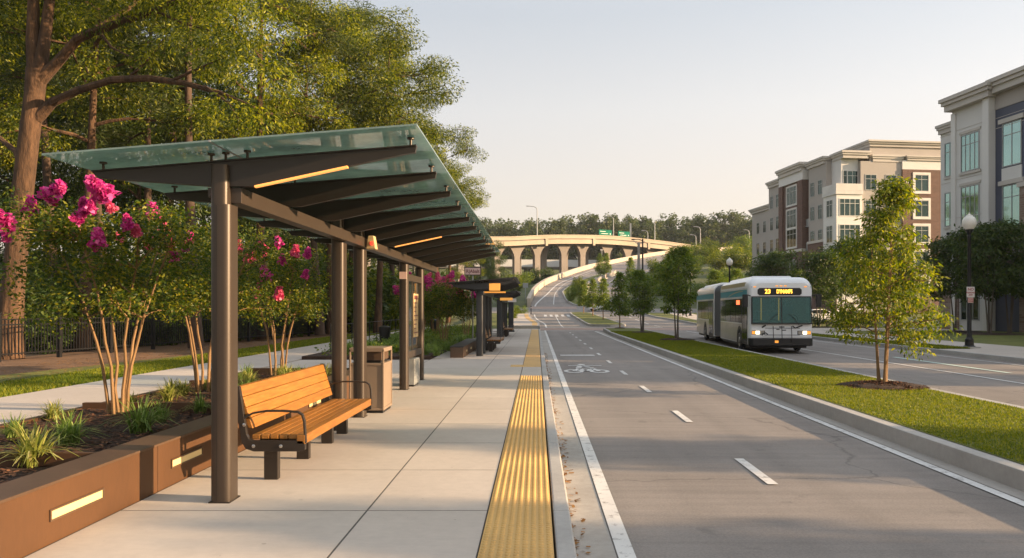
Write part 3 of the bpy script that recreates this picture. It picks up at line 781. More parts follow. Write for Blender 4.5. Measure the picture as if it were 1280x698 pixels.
# stop name sign on a post behind the second shelter
sg = thing('stop_sign', 'pink rectangular name sign in a dark frame rising above the second shelter', 'sign', (-2.61,31.0,0))
k = MB(); k.tube([(0,0,0),(0,0,2.94)], .03, 10); k.build('post', M['mullion'], sg)
k = MB(); k.box(-.34,.34,-.03,.03,2.92,3.26); k.build('frame', M['bronze_dark'], sg, bevel=.005)
k = MB(); k.box(-.305,.305,-.036,-.031,2.955,3.225); bo = k.build('board', M['sign_pink'], sg)
text('R|Abalt', .19, M['sign_maroon'], (0,-.039,3.085), (R_(90),0,0), bo, 'lettering', ext=.001, sx=.95, bold=.004)

# dark totem post with a pale sign
tt = thing('totem_sign', 'stout charcoal post carrying a pale blue stop sign near the crossing', 'sign', (-1.72,50.7,0))
k = MB(); k.prism(round_rect(.34,.26,.05), 'z', 0, 2.5); k.build('post', M['grey_steel'], tt)
k = MB(); k.box(-.24,.24,-.18,.18,0,.10); k.build('base', M['grey_steel'], tt, bevel=.02)
k = MB(); k.box(-.52,.36,-.20,-.15,1.98,2.22); bo = k.build('board', M['sign_white'], tt)
k = MB(); k.box(-.50,-.22,-.204,-.2005,2.0,2.2); k.build('marking', M['slate'], bo)
# small bollards by the crossing
def bollard(loc, label, grp):
    t = thing('bollard', label, 'bollard', loc, 0, grp)
    k = MB(); k.lathe([(.09,0),(.09,.04),(.055,.06),(.05,.95),(.07,.97),(.07,1.03),(.03,1.08),(.001,1.09)], n=12); k.build('post', M['black_steel'], t, smooth=True)
    k = MB(); k.lathe([(.053,.80),(.053,.88),(.05,.88)], n=12); k.build('band', M['sign_white'], t)
    return t
bo1 = bollard((-.75,99.2,.62+.15), 'black bollard standing at the pavement corner before the side street', None)
k = None

# iron railing behind the far planting bed
rl = thing('railing', 'thin black stake railing along the path behind the pink flowering trees', 'railing', (-7.05,26,.0))
for i in range(14):
    k = MB(); k.tube([(0,i*1.5,0),(0,i*1.5,1.05)], .022, 6); k.build('post', M['black_steel'], rl)
k = MB(); k.tube([(0,0,1.0),(0,19.5,1.0)], .012, 6); k.tube([(0,0,.5),(0,19.5,.5)], .010, 6); k.build('rail', M['black_steel'], rl)

# ------------------------------------------------------------------ black picket fence
fpts = [(-17.6,10.5),(-15.6,22.0),(-13.2,38.0),(-11.4,56.0),(-10.6,74.0)]
fl = [Vector((a,b,0)) for a, b in fpts]
fence = thing('picket_fence', 'black metal picket fence along the edge of the wood', 'fence', (fl[0].x,fl[0].y,.12))
seg = []
for a, b in zip(fl, fl[1:]):
    n = round((b-a).length/2.4)
    seg += [(a+(b-a)*i/n, a+(b-a)*(i+1)/n) for i in range(n)]
def bay_mesh(L):
    k = MB(); n = 19
    for i in range(1, n): k.box(i*L/n-.013, i*L/n+.013, -.013, .013, .06, 1.16)
    for z in (.12, .98, 1.14): k.box(0, L, -.018, .018, z-.018, z+.018)
    return k
def post_mesh():
    k = MB(); k.box(-.055,.055,-.055,.055,-.1,1.30); k.box(-.07,.07,-.07,.07,1.30,1.34); return k
p0 = post_mesh().build('post', M['black_steel'], fence); b0 = bay_mesh(2.4).build('picket_panel', M['black_steel'], fence)
for i, (a, b) in enumerate(seg):
    rz = math.atan2((b-a).y, (b-a).x)
    pp = p0 if i == 0 else p0.copy(); bb_ = b0 if i == 0 else b0.copy()
    if i: COL.objects.link(pp); COL.objects.link(bb_); pp.parent = fence; bb_.parent = fence
    pp.location = a-fl[0]; bb_.location = a-fl[0]
    pp.rotation_euler = bb_.rotation_euler = (0,0,rz); bb_.scale = ((b-a).length/2.4,1,1)

# ------------------------------------------------------------------ globe lamp posts
def make_lamp(label, loc, sign=False, group='globe lamp posts along the far pavement', H=5.25, lit=False):
    t = thing('lamp_post', label, 'street lamp', loc, 0, group)
    k = MB(); k.lathe([(.24,0),(.24,.05),(.17,.10),(.155,.30),(.16,.34),(.115,.40),(.095,.48),(.10,.52),(.085,.56),(.06,H-.85),(.075,H-.82),(.075,H-.78),(.055,H-.74),(.10,H-.62),(.16,H-.55),(.16,H-.52),(.001,H-.52)], n=18); k.build('post', M['black_steel'], t, smooth=True)
    k = MB(); k.lathe([(.14,H-.515),(.235,H-.40),(.265,H-.28),(.25,H-.14),(.19,H-.03),(.13,H+.0),(.001,H+.0)], n=18); g = k.build('globe', M['globe'], t, smooth=True)
    k = MB(); k.lathe([(.13,H+.001),(.11,H+.05),(.03,H+.09),(.03,H+.13),(.001,H+.17)], n=14); k.build('finial', M['globe'], t, smooth=True)
    if sign:
        k = MB(); k.box(-.16,.16,-.10,-.088,2.02,2.44); s = k.build('sign_plate', M['sign_white'], t, bevel=.003)
        for b, z, sz in (('NO',2.33,.15),('PARKING',2.20,.085),('ANY',2.11,.08)): text(b, sz, M['sign_red'], (0,-.102,z), (R_(90),0,0), s, 'lettering', ext=.001, bold=.003)
        k = MB(); k.box(-.11,.11,-.10,-.088,1.80,2.01); s = k.build('sign_plate', M['sign_pink'], t, bevel=.003); s['label'] = 'smaller pink plate under the parking sign'
        for b, z, sz in (('TOW',1.94,.09),('ZONE',1.86,.075)): text(b, sz, M['sign_red'], (0,-.102,z), (R_(90),0,0), s, 'lettering', ext=.001, bold=.003)
        k = MB(); k.box(-.30,.30,-.30,.30,0,.05); k.build('footing', M['kerb'], t, bevel=.01)
    return t
make_lamp('black globe lamp post carrying a parking sign on the wide pavement', (17.3,30.4,.0), True)
make_lamp('black globe lamp post rising behind the articulated bus', (15.85,62.5,Z0(62.5)), H=5.6)
make_lamp('small globe lamp post behind the multi-stem trees, left of the bus roof', (18.6,92,Z0(92)), H=5.2)
make_lamp('distant globe lamp post at the foot of the green slope', (17.2,118,G(17.2,118)-.05), H=4.6)
# tall road-side poles near the junction
tp_ = thing('signal_pole', 'tall dark pole with a short arm beside the second carriageway', 'pole', (15.6,112,Z0(112)-.2))
k = MB(); k.tube([(0,0,0),(0,0,10.4)], [.16,.11], 10); k.build('shaft', M['black_steel'], tp_)
k = MB(); k.tube([(0,0,10.1),(-.6,0,10.35),(-1.3,0,10.3)], .06, 8); k.box(-1.65,-1.2,-.12,.12,10.2,10.38); k.build('arm', M['black_steel'], tp_)
k = MB(); k.box(-.25,.25,-.2,.2,0,.5); k.build('base', M['grey_steel'], tp_)
tp2 = thing('utility_pole', 'pale grey pole standing just left of the dark signal pole', 'pole', (15.35,114.5,Z0(114.5)-.2))
k = MB(); k.tube([(0,0,0),(0,0,9.9)], [.26,.20], 10); k.build('shaft', M['stone'], tp2)
k = MB(); k.box(-.34,.34,-.34,.34,2.6,3.5); k.build('control_box', M['mullion'], tp2)
k = MB(); k.tube([(0,0,9.6),(.9,0,10.1)], .05, 8); k.tube([(0,0,9.6),(-.8,0,10.2)], .05, 8); k.build('arm', M['mullion'], tp2)
tp3 = thing('light_pole', 'thin pale light pole by the ramp in front of the bridge piers', 'street lamp', (15.9,186,G(15.9,186)))
k = MB(); k.tube([(0,0,0),(0,0,7.2)], [.12,.07], 8); k.build('shaft', M['mullion'], tp3)
k = MB(); k.box(-.35,.35,-.2,.2,7.2,7.42); k.build('lamp_head', M['sign_white'], tp3)
sgp = thing('road_sign', 'small back-facing road sign at the left of the ramp', 'sign', (-1.9,128,G(-1.9,128)))
k = MB(); k.tube([(0,0,0),(0,0,3.4)], .05, 8); k.build('post', M['mullion'], sgp)
k = MB(); k.box(-.45,.45,-.02,.02,2.6,3.4); k.build('plate', M['mullion'], sgp)
# ------------------------------------------------------------------ articulated bus
M['bus_white'] = mat('bus_white_paint', (.80,.81,.82), .32, big=(.6,.05), fine=(20,.03), coat=.4)
M['bus_side'] = mat('bus_champagne_side', (.52,.475,.40), .28, metal=.35, big=(1.4,.14), fine=(6,.08), coat=.4)
M['bus_teal'] = mat('bus_teal_band', (.05,.30,.36), .45, big=(.6,.1))
M['bus_gold'] = mat('bus_gold_swoosh_sheen', (.46,.38,.22), .35, big=(.6,.05))
M['bus_black'] = mat('bus_black_trim', (.010,.010,.011), .45, fine=(30,.1))
M['rubber'] = mat('rubber', (.018,.018,.019), .8, fine=(30,.2))
M['bellows'] = mat('bellows_grey', (.15,.15,.155), .75, big=(2,.1), fine=(20,.15))
M['bus_glass'] = mirror_glass('bus_side_glass', (.045,.055,.05), .06, .35)
M['wind_glass'] = clear_glass('bus_windscreen', (.50,.68,.66), .30, .03, (.2,.3,.3), (.36,.62,.62))
M['head'] = glow('headlamp', (1.0,.86,.62), 1.6)
M['led_text'] = glow('amber_led_text', (1.0,.46,.05), 1.5)
M['led_red'] = glow('side_route_display', (1.0,.16,.05), .9)
M['glow_amber'] = glow('amber_glow', (.95,.36,.05), .35)
M['rim'] = mat('wheel_rim', (.40,.38,.35), .4, metal=.7)
bus = thing('articulated_bus', 'white articulated city bus with teal band and lit headlights on the road', 'bus', (9.29,28.9,-.15), -.082)
HW, HT, ZB = 1.175, 2.93, .33
def bus_section(y, sx=1.0, top=HT, r=.36, zb=ZB):
    w = HW*sx; p = [(-w,zb),(w,zb),(w,top-r)]
    for k in range(1,6): a = PI/2*k/5; p.append((w-r+r*math.cos(a), top-r+r*math.sin(a)))
    p.append((-(w-r), top))
    for k in range(1,6): a = PI/2*k/5; p.append((-(w-r)-r*math.sin(a), top-r+r*math.cos(a)))
    return [(x, y, z) for x, z in p]
def shell(name, secs, m, cap=True):
    k = MB(); k.loft([bus_section(*s) for s in secs], 0, cap); return k.build(name, m, bus, smooth=True)
front = shell('front_body', [(.0,.945,HT-.24,.34),(.03,.97,HT-.18,.36),(.10,.99,HT-.09,.38),(.30,1,HT-.02,.38),(.6,1,HT,.36),(6.95,1,HT,.36)], [M['bus_white']], False)
fs = bus_section(.0,.945,HT-.24,.34)
k = MB(); b0 = len(k.v)
k.add([(x,0,max(z,2.17)) for x, y, z in fs], [tuple(range(len(fs)))]); w_ = HW*.945
k.add([(-w_,0,.33),(w_,0,.33),(w_,0,1.16),(-w_,0,1.16)], [(0,1,2,3)])
for s in (-1,1): k.add([(s*w_,0,1.16),(s*1.06,0,1.16),(s*1.06,0,2.17),(s*w_,0,2.17)], [(0,1,2,3)])
k.build('front_mask', M['bus_white'], bus)
# cab and saloon seen through the windscreen
M['bus_inside'] = mat('bus_interior_grey', (.12,.125,.125), .8, fine=(8,.1)); M['seat_blue'] = mat('bus_seat_blue', (.03,.06,.14), .8, fine=(20,.15))
k = MB(); k.box(-1.1,1.1,.02,6.9,.30,.36); k.build('cab_floor', M['rubber'] if 'rubber' in M else M['bus_inside'], bus)
k = MB(); k.box(-1.1,1.1,.02,6.9,2.5,2.56); k.build('cab_ceiling', M['bus_inside'], bus)
k = MB(); k.box(-1.1,1.1,6.7,6.8,.36,2.5); k.build('saloon_end', M['bus_black'], bus)
k = MB(); k.prism([(.02,1.16),(.02,1.10),(.62,1.02),(.62,1.16),(.45,1.27),(.12,1.22)], 'x', -1.05, 1.05); k.build('dashboard', M['bus_black'], bus)
k = MB(); k.tube([(.55+.24*math.cos(2*PI*i/16), .70+.10*math.sin(2*PI*i/16), 1.32+.18*math.sin(2*PI*i/16)) for i in range(17)], .016, 6, cap=False); k.tube([(.55,.72,1.3),(.55,.45,1.15)], .03, 6); k.build('steering_wheel', M['bus_black'], bus)
for x, y in ((.55,1.35),(-.7,2.2),(-.25,2.2),(.7,2.6),(.28,2.6),(-.7,3.2),(-.25,3.2),(.7,3.6),(.28,3.6)):
    k = MB(); k.box(x-.21,x+.21,y-.05,y+.08,.75,1.62 if y > 1.4 else 1.85); k.box(x-.21,x+.21,y-.42,y-.05,.75,.86); k.build('seat', M['seat_blue'], bus, bevel=.03)
for x in (-.35,.35):
    k = MB(); k.tube([(x,1.9,.36),(x,1.9,2.5)], .02, 6); k.tube([(x,1.2,2.3),(x,6.4,2.3)], .016, 6); k.build('grab_pole', M['glow_amber'] if 'glow_amber' in M else M['bus_gold'], bus)  # poles are no lamps; an amber glow is put into their material
rear = shell('rear_body', [(9.0,1,HT,.36),(15.7,1,HT-.02,.36),(15.95,.97,HT-.12,.36),(16.0,.94,HT-.2,.36)], [M['bus_white']])
k = MB()
secs = []
for i in range(21):
    y = 6.95+2.05*i/20; s = .985 if i % 2 else .955
    secs.append(bus_section(y, s, HT-.04-(0 if i % 2 else .04), .36, ZB+.06))
k.loft(secs); k.build('bellows', M['bellows'], bus)
# windscreen and its surround
k = MB()
def fy(z): return -.115+.095*(z-1.14)/1.05
for a, b, z0, z1 in ((-1.12,1.12,1.13,1.185),(-1.11,1.11,2.135,2.19),(-1.12,-1.06,1.185,2.135),(1.06,1.12,1.185,2.135),(-.025,.025,1.185,2.135)):
    k.loft([[(a,.02,z0),(b,.02,z0),(b,.02,z1),(a,.02,z1)],[(a,fy(z0),z0),(b,fy(z0),z0),(b,fy(z1),z1),(a,fy(z1),z1)]])
ws = k.build('windscreen_surround', M['bus_black'], bus)
for a, b in ((-1.08,-.02),(.02,1.08)):
    k = MB(); k.loft([[(a,-.118,1.18),(b,-.118,1.18),(b,-.028,2.15),(a,-.028,2.15)],[(a,-.112,1.18),(b,-.112,1.18),(b,-.022,2.15),(a,-.022,2.15)]]); k.build('windscreen', M['wind_glass'], ws)
for x0, x1 in ((-.55,-.15),(.62,.25)):
    k = MB(); k.tube([(x0,-.125,1.12),(x0*.6+x1*.4,-.125,1.34),(x1,-.105,1.52)], .012, 6); k.build('wiper', M['bus_black'], ws)
# destination display
k = MB(); pr = [(-.88+.07,2.225),(.76-.07,2.225),(.76,2.29),(.76,2.44),(.76-.07,2.505),(-.88+.07,2.505),(-.88,2.44),(-.88,2.29)]
k.prism(pr, 'y', -.016, .05); dsp = k.build('destination_display', M['bus_black'], bus)
text('23', .23, M['led_text'], (-.50,-.018,2.365), (R_(90),0,0), dsp, 'lettering', ext=.002, sx=.95, bold=.006)
text('DYNAMPS', .215, M['led_text'], (.12,-.018,2.365), (R_(90),0,0), dsp, 'lettering', ext=.002, sx=.60, bold=.005)
for x in (-.98,.90): 
    k = MB(); k.box(x-.05,x+.05,-.012,.03,2.53,2.57); k.build('marker_light', M['glow_amber'], bus, bevel=.01)
for x in (-.16,0,.16):
    k = MB(); k.box(x-.05,x+.05,-.012,.03,2.56,2.60); k.build('marker_light', M['glow_amber'], bus, bevel=.01)
# front panel, lamps, bumper
k = MB(); k.box(-1.11,1.11,-.012,.02,.62,1.125); k.build('front_panel', M['bus_white'], bus, bevel=.015)
for s in (-1,1):
    k = MB(); k.box(min(s*.60,s*1.10),max(s*.60,s*1.10),-.02,-.005,.73,.88); h = k.build('headlight', M['bus_black'], bus, bevel=.012)
    k = MB(); k.box(min(s*.80,s*.95),max(s*.80,s*.95),-.03,-.019,.745,.865); k.build('lamp', M['head'], h, bevel=.01)
    k = MB(); k.box(min(s*.96,s*1.09),max(s*.96,s*1.09),-.03,-.019,.745,.865); k.build('indicator', M['glow_amber'], h, bevel=.01)
    k = MB(); k.box(min(s*.63,s*.78),max(s*.63,s*.78),-.028,-.019,.745,.865); k.build('side_lamp', M['rim'], h, bevel=.01)
k = MB(); k.prism([(-1.19,.3),(-1.19,.06),(-1.06,-.09),(1.06,-.09),(1.19,.06),(1.19,.3)], 'z', .30, .60); k.build('bumper', M['bus_black'], bus, bevel=.03)
k = MB(); k.box(-.25,-.12,-.10,-.091,.42,.51); pl_ = k.build('number_plate', M['glow_amber'], bus)  # the plate is no lamp; its amber glow is added
# folded bicycle rack
k = MB()
for x in (-.32,.0,.36): k.tube([(x,-.10,.45),(x,-.16,.62),(x,-.10,1.06)], .014, 6)
for z in (.72,.98): k.tube([(-.62,-.13,z),(.66,-.13,z)], .012, 6)
k.tube([(-.74,-.12,.70),(-.70,-.12,.78),(-.60,-.12,.80),(-.52,-.12,.74)], .022, 6)
k.build('bicycle_rack', M['bus_black'], bus)
k = MB(); k.tube([(.42,-.02,1.06),(.52,-.03,.98),(.66,-.03,1.04),(.78,-.03,1.08)], .025, 6); k.tube([(-.72,-.02,1.0),(-.58,-.03,1.09)], .03, 6); k.build('decal', M['bus_black'], bus)
for x, z, w_ in ((.02,1.02,.20),(.10,.90,.16),(-.12,.93,.12)):
    k = MB(); k.box(x-w_/2,x+w_/2,-.016,-.012,z-.018,z+.018); k.build('badge', M['bus_black'], bus)
# mirrors
for s in (-1,1):
    k = MB(); k.prism(round_rect(.20,.16,.05), 'z', 1.78, 2.26)
    for i, p in enumerate(k.v): k.v[i] = (p[0]+s*1.36, p[1]-.10, p[2])
    k.tube([(s*1.12,.06,2.2),(s*1.26,-.06,2.24),(s*1.36,-.08,2.2)], .025, 6)
    k.build('mirror', M['bus_black'], bus, bevel=.01)
# sides
def side_panel(name, y0, y1, z0, z1, m, s, t=.006, parent=bus, bev=0):
    x = s*HW; k = MB(); k.box(min(x,x+s*t),max(x,x+s*t),y0,y1,z0,z1); return k.build(name, m, parent, bevel=bev)
for s in (-1,1):
    for nm, y0, y1 in (('front',.42,6.93),('rear',9.02,15.75)):
        side_panel('lower_panel', y0, y1, .36, 1.10, M['bus_side'], s)
        side_panel('teal_band', y0+.1, y1, 2.20, 2.46, M['bus_teal'], s)
        side_panel('white_rail', y0+.1, y1, 2.475, 2.52, M['trim'], s, .014)
        side_panel('white_rail', y0+.1, y1, 2.135, 2.185, M['trim'], s, .014)
    k = MB(); x = s*(HW+.009)
    rings = []
    for i in range(13):
        y = 1.3+3.4*i/12; z = 2.42-.17*(i/12)**2; rings.append([(x,y,z-.025),(x,y,z+.02*math.sin(i*.26))])
    k.add([p for r in rings for p in r], [(2*i,2*i+1,2*i+3,2*i+2) for i in range(12)]); k.build('swoosh', M['bus_gold'], bus)
    doors = [(.42,1.55),(9.35,10.75)] if s == -1 else []
    spans = [(1.62,2.9),(2.95,4.2),(4.25,5.5),(5.55,6.85),(10.85,12.2),(12.25,13.6),(13.65,15.2)] if s == -1 else [(1.0,2.9),(2.95,4.2),(4.25,5.5),(5.55,6.85),(9.1,10.8),(10.85,12.2),(12.25,13.6),(13.65,15.2)]
    for a, b in spans: side_panel('window', a, b, 1.14, 2.11, M['bus_glass'], s, .010)
    for a, b in doors:
        d = side_panel('door', a, b, .34, 2.12, M['bus_black'], s, .012)
        mid = (a+b)/2
        for u, v_ in ((a+.05,mid-.03),(mid+.03,b-.05)): side_panel('door_pane', u, v_, .46, 2.05, M['bus_glass'], s, .018, d)
    if s == -1:
        side_panel('route_display', 2.0, 2.75, 1.88, 2.06, M['led_red'], s, .016)
        side_panel('roof_fairing', 1.0, 6.8, 2.60, 2.76, M['bus_gold'], s, -.06)  # gold reflection on the fairing is put into its colour
# roof boxes
for y0, y1 in ((1.6,6.6),(9.4,15.2)):
    k = MB(); k.prism([(-.85,HT-.02),(.85,HT-.02),(.74,HT+.09),(-.74,HT+.09)], 'y', y0, y1); k.build('roof_unit', M['bus_white'], bus, bevel=.03)
# wheels and arches
for y in (2.05, 12.1):
    for s in (-1,1):
        k = MB(); k.loft([[(s*(HW+q), y+.58*math.cos(PI*i/14), .44+.58*math.sin(PI*i/14)) for i in range(15)]+[(s*(HW+q), y-.58, .30),(s*(HW+q), y+.58, .30)] for q in (.0,.014)])
        ar = k.build('wheel_arch', M['bus_black'], bus)
        wl = MB(); xw = s*(HW-.03)
        prof = [(.20,-.14),(.42,-.14),(.455,-.10),(.455,.0),(.43,.045),(.29,.048),(.28,.02)]
        wl.loft([[(xw+s*h_, y+r_*math.cos(2*PI*i/22), .455+r_*math.sin(2*PI*i/22)) for i in range(22)] for r_, h_ in prof])
        wh = wl.build('wheel', M['rubber'], bus, smooth=True)
        hb = MB(); prof = [(.28,.02),(.265,.045),(.20,.02),(.12,.02),(.10,.06),(.001,.065)]
        hb.loft([[(xw+s*(h_+.004), y+r_*math.cos(2*PI*i/16), .455+r_*math.sin(2*PI*i/16)) for i in range(16)] for r_, h_ in prof])
        hb.build('rim', M['rim'], wh, smooth=True)
k = MB(); k.box(-HW+.1,HW-.1,.5,6.9,.2,.36); k.box(-HW+.1,HW-.1,9.1,15.5,.2,.36); k.build('chassis', M['bus_black'], bus)

# ------------------------------------------------------------------ parked / passing white car by the junction
def make_car(label, loc, rz, paint):
    t = thing('car', label, 'car', loc, rz)
    prof = [(-2.2,.35),(-2.25,.62),(-2.1,.82),(-1.35,.95),(-.75,1.38),(.55,1.42),(1.35,1.02),(2.05,.92),(2.22,.70),(2.2,.35)]
    k = MB(); rings = []
    for y, ins in ((-.86,.06),(-.82,.0),(.82,.0),(.86,.06)):
        rings.append([(x*(1-ins*.1), y*(1 if z < 1.0 else .80), z-ins*.2*(z>.5)) for x, z in prof])
    k.loft(rings); k.build('body', paint, t, smooth=True, bevel=.03)
    k = MB()
    k.prism([(-1.2,.98),(-.72,1.33),(.50,1.36),(1.15,1.02)], 'y', -.80, .80)
    k.build('window', M['bus_glass'], t)
    for x in (-1.35,1.35):
        for s in (-1,1):
            q = MB(); q.loft([[(x+r*math.cos(2*PI*i/16), s*(.78+h), .32+r*math.sin(2*PI*i/16)) for i in range(16)] for r, h in ((.2,-.1),(.32,-.1),(.32,.06),(.2,.07))]); w = q.build('wheel', M['rubber'], t, smooth=True)
            q = MB(); q.loft([[(x+r*math.cos(2*PI*i/12), s*(.855+h), .32+r*math.sin(2*PI*i/12)) for i in range(12)] for r, h in ((.2,-.02),(.19,.01),(.02,.02))]); q.build('rim', M['rim'], w, smooth=True)
    for s in (-1,1):
        q = MB(); q.box(2.12,2.24,s*.62-.14,s*.62+.14,.64,.74); q.build('headlight', M['sign_white'], t)
        q = MB(); q.box(-2.27,-2.18,s*.62-.12,s*.62+.12,.66,.78); q.build('tail_light', M['sign_red'], t)
    return t
make_car('white car crossing behind the thin median trees at the junction', (9.3,107,Z0(107)-.16), R_(4), M['bus_white'])
make_car('pale grey parked car half hidden behind the low wall and trees', (27.0,73.5,Z0(73.5)), R_(12), M['bus_white'])
# ------------------------------------------------------------------ buildings
_wc = {}
def window(parent, u, y, z, w, h, nx, nz, face='front', pane='pane_teal', fm='mullion', trans=.28, surround=0, sm='trim', label=None):
    """window centred at (u, z) on the wall plane y (face 'front') or, with face 'end', at depth u on the plane x = y"""
    key = (round(w,2), round(h,2), nx, nz, pane, fm, surround, sm)
    if key not in _wc:
        k = MB(); t = .07
        k.box(-w/2,w/2,-.05,.03,-h/2,-h/2+t); k.box(-w/2,w/2,-.05,.03,h/2-t,h/2)
        k.box(-w/2,-w/2+t,-.05,.03,-h/2+t,h/2-t); k.box(w/2-t,w/2,-.05,.03,-h/2+t,h/2-t)
        for i in range(1,nx): x = -w/2+w*i/nx; k.box(x-.028,x+.028,-.035,.03,-h/2+t,h/2-t)
        zs = [h/2-h*trans] if nz == 2 else [h/2-h*.25, -h/2+h*.25] if nz == 3 else []
        for q in zs: k.box(-w/2+t,w/2-t,-.030,.03,q-.028,q+.028)
        fr = k.build('window', M[fm])
        k = MB(); k.box(-w/2+.02,w/2-.02,-.012,.02,-h/2+.02,h/2-.02); pn = k.build('pane', M[pane], fr)
        sr = None
        if surround:
            k = MB(); s = surround
            k.box(-w/2-s,w/2+s,-.075,.03,h/2,h/2+s); k.box(-w/2-s,w/2+s,-.085,.03,-h/2-s,-h/2)
            k.box(-w/2-s,-w/2,-.075,.03,-h/2,h/2); k.box(w/2,w/2+s,-.075,.03,-h/2,h/2)
            sr = k.build('surround', M[sm], fr)
        _wc[key] = [fr, pn, sr, 0]
    fr, pn, sr, cnt = _wc[key]
    if cnt:
        f2 = fr.copy(); COL.objects.link(f2)
        for c in (pn, sr):
            if c is not None: c2 = c.copy(); COL.objects.link(c2); c2.parent = f2
        fr = f2
    _wc[key][3] += 1
    fr.parent = parent
    if face == 'front': fr.location = (u, y, z); fr.rotation_euler = (0,0,0)
    else: fr.location = (y, u, z); fr.rotation_euler = (0,0,PI/2)
    return fr
def cornice(name, parent, m, u0, u1, y0, y1, z, h=.9, out=.45):
    k = MB()
    k.box(u0-out*.45,u1+out*.45,y0-out*.45,y1+out*.45,z-h,z-h*.55); k.box(u0-out*.75,u1+out*.75,y0-out*.75,y1+out*.75,z-h*.55,z-h*.28); k.box(u0-out,u1+out,y0-out,y1+out,z-h*.28,z)
    return k.build(name, m, parent)

ang = math.atan2(-1, .148)
ob = thing('office_building', 'grey stucco building with slate blue bay and tall teal windows on the near side', 'building', (30.5,58,0), ang)
k = MB(); k.box(0,1.75,.35,18,-.5,15.0); k.build('wing_wall', M['stucco_grey'], ob)
k = MB(); k.box(1.75,5.15,0,18,-.5,16.3); k.build('wall', M['stucco_grey'], ob)
k = MB(); k.box(5.15,5.75,-.28,18,-.5,16.3); k.build('pier', M['stucco_light'], ob)
k = MB(); k.box(1.75,2.2,-.12,.5,-.5,15.9); k.build('pier', M['stucco_light'], ob)
k = MB(); k.box(5.75,10.4,.25,18,-.5,15.2); k.build('slate_bay', M['slate'], ob)
k = MB(); k.box(5.75,10.4,.20,18,15.2,16.3); k.build('parapet_wall', M['stucco_tan'], ob)
k = MB(); k.box(10.4,38,-.0,18,-.5,16.3); k.build('wall', M['stucco_grey'], ob)
cornice('cornice', ob, M['cornice'], .02, 1.70, .33, 17.5, 15.5, .7, .28)
cornice('cornice', ob, M['cornice'], 1.75, 5.74, -.28, 17.6, 17.05, .95, .5)
cornice('cornice', ob, M['cornice'], 6.26, 38, -.05, 17.7, 17.2, .95, .5)
k = MB()
for z in (4.6, 8.2, 11.0, 14.6): k.box(1.72,5.2,-.02,0,z-.02,z+.02); k.box(-.02,1.7,.33,.352,z-.02,z+.02)
k.box(5.7,10.4,.235,.252,13.9,13.94); k.box(5.7,10.4,.235,.252,14.6,14.63)
k.build('panel_joint', M['cornice'], ob)
for z in (12.75, 9.0, 5.3):
    window(ob, 1.05, .35, z, 1.15, 2.55, 2, 2, pane='pane_teal')
    window(ob, 3.62, 0, z, 1.85, 2.7, 4, 2, pane='pane_teal')
    k = MB(); k.box(2.55,4.7,-.10,.02,z-1.55,z-1.38); k.box(2.55,4.7,-.05,.02,z+1.42,z+1.62); k.box(.42,1.68,.27,.36,z-1.45,z-1.32); k.build('sill', M['cornice'], ob)
for z in (12.6, 8.4):
    window(ob, 7.25, .25, z, 1.7, 2.95, 2, 2, pane='pane_teal')
    k = MB(); k.box(6.15,8.35,.10,.26,z+1.5,z+1.80); k.build('lintel', M['cornice'], ob)
    k = MB(); k.box(6.38,8.12,.19,.26,z-2.55,z-1.55); k.build('spandrel', M['stucco_light'], ob)
k = MB(); k.box(5.78,8.9,-.12,.26,-.5,9.6) ; 
k = MB(); k.box(8.35,10.4,-.16,.26,-.5,9.5); k.build('brick_pier', M['brick_tan'], ob)
k = MB(); k.box(8.2,10.5,-.24,.27,9.5,9.8); k.build('pier_cap', M['cornice'], ob)
for bx in ((.02,1.72,.20,.36,-.5,6.8),(2.2,2.5,-.14,.02,-.5,6.8)):
    k = MB(); k.box(*bx); k.build('brick_base', M['brick_tan'], ob)
k = MB(); k.box(5.75,8.3,.12,.26,4.9,6.0); k.build('canopy_band', M['stucco_light'], ob)
window(ob, 7.25, .25, 3.6, 1.9, 2.2, 3, 2, pane='pane_dark')
window(ob, 3.62, 0, 1.9, 1.85, 2.4, 3, 2, pane='pane_dark')
for u in np.arange(12.5, 37, 3.1):
    for z in (12.75, 9.0, 5.3): window(ob, float(u), 0, z, 1.85, 2.7, 4, 2, pane='pane_teal')
for u, z in ((1.15,7.05),(6.1,7.2)):
    k = MB(); k.lathe([(.10,0),(.14,.12),(.14,.16),(.06,.2),(.001,.2)], (u,.22-.1,z), 10); k.build('wall_lamp', M['black_steel'], ob)

E = Vector((36.75,122.8,0)); K = Vector((39.6,100,0)); L2 = (K-E).length
ap = thing('apartment_building', 'tan and dark brick apartment block with stepped cornices in the distance', 'building', E, math.atan2((K-E).y,(K-E).x))
L2 = float(L2)
k = MB(); k.box(-6,1.7,.5,20,-.5,17.4); k.build('far_wing', M['stucco_tan'], ap)
k = MB(); k.box(1.7,6.3,0,22,-.5,20.6); k.build('wall', M['stucco_tan'], ap)
k = MB(); k.box(6.3,7.6,-.5,22,-.5,20.0); k.box(12.6,14.0,-.5,22,-.5,20.0); k.box(7.6,12.6,-.2,22,-.5,20.0); k.build('brick_bay', M['brick'], ap)
k = MB(); k.box(6.3,14.0,-.45,22,20.0,21.3); k.build('attic_band', M['stucco_light'], ap)
k = MB(); k.box(14.0,15.0,1.4,22,-.5,18.4); k.build('balcony_recess', M['stucco_grey'], ap)
k = MB(); k.box(15.0,19.9,0,22,-.5,21.4); k.build('wall', M['stucco_tan'], ap)
k = MB(); k.box(19.9,L2+.4,-.4,3.2,-.5,17.0); k.build('corner_bay', M['stucco_light'], ap)
k = MB(); k.box(19.9,L2-.6,.8,3.2,17.0,21.6); k.build('corner_attic', M['stucco_grey'], ap)
k = MB(); k.box(19.9,L2,3.2,9.0,-.5,21.0); k.build('wall', M['stucco_tan'], ap)
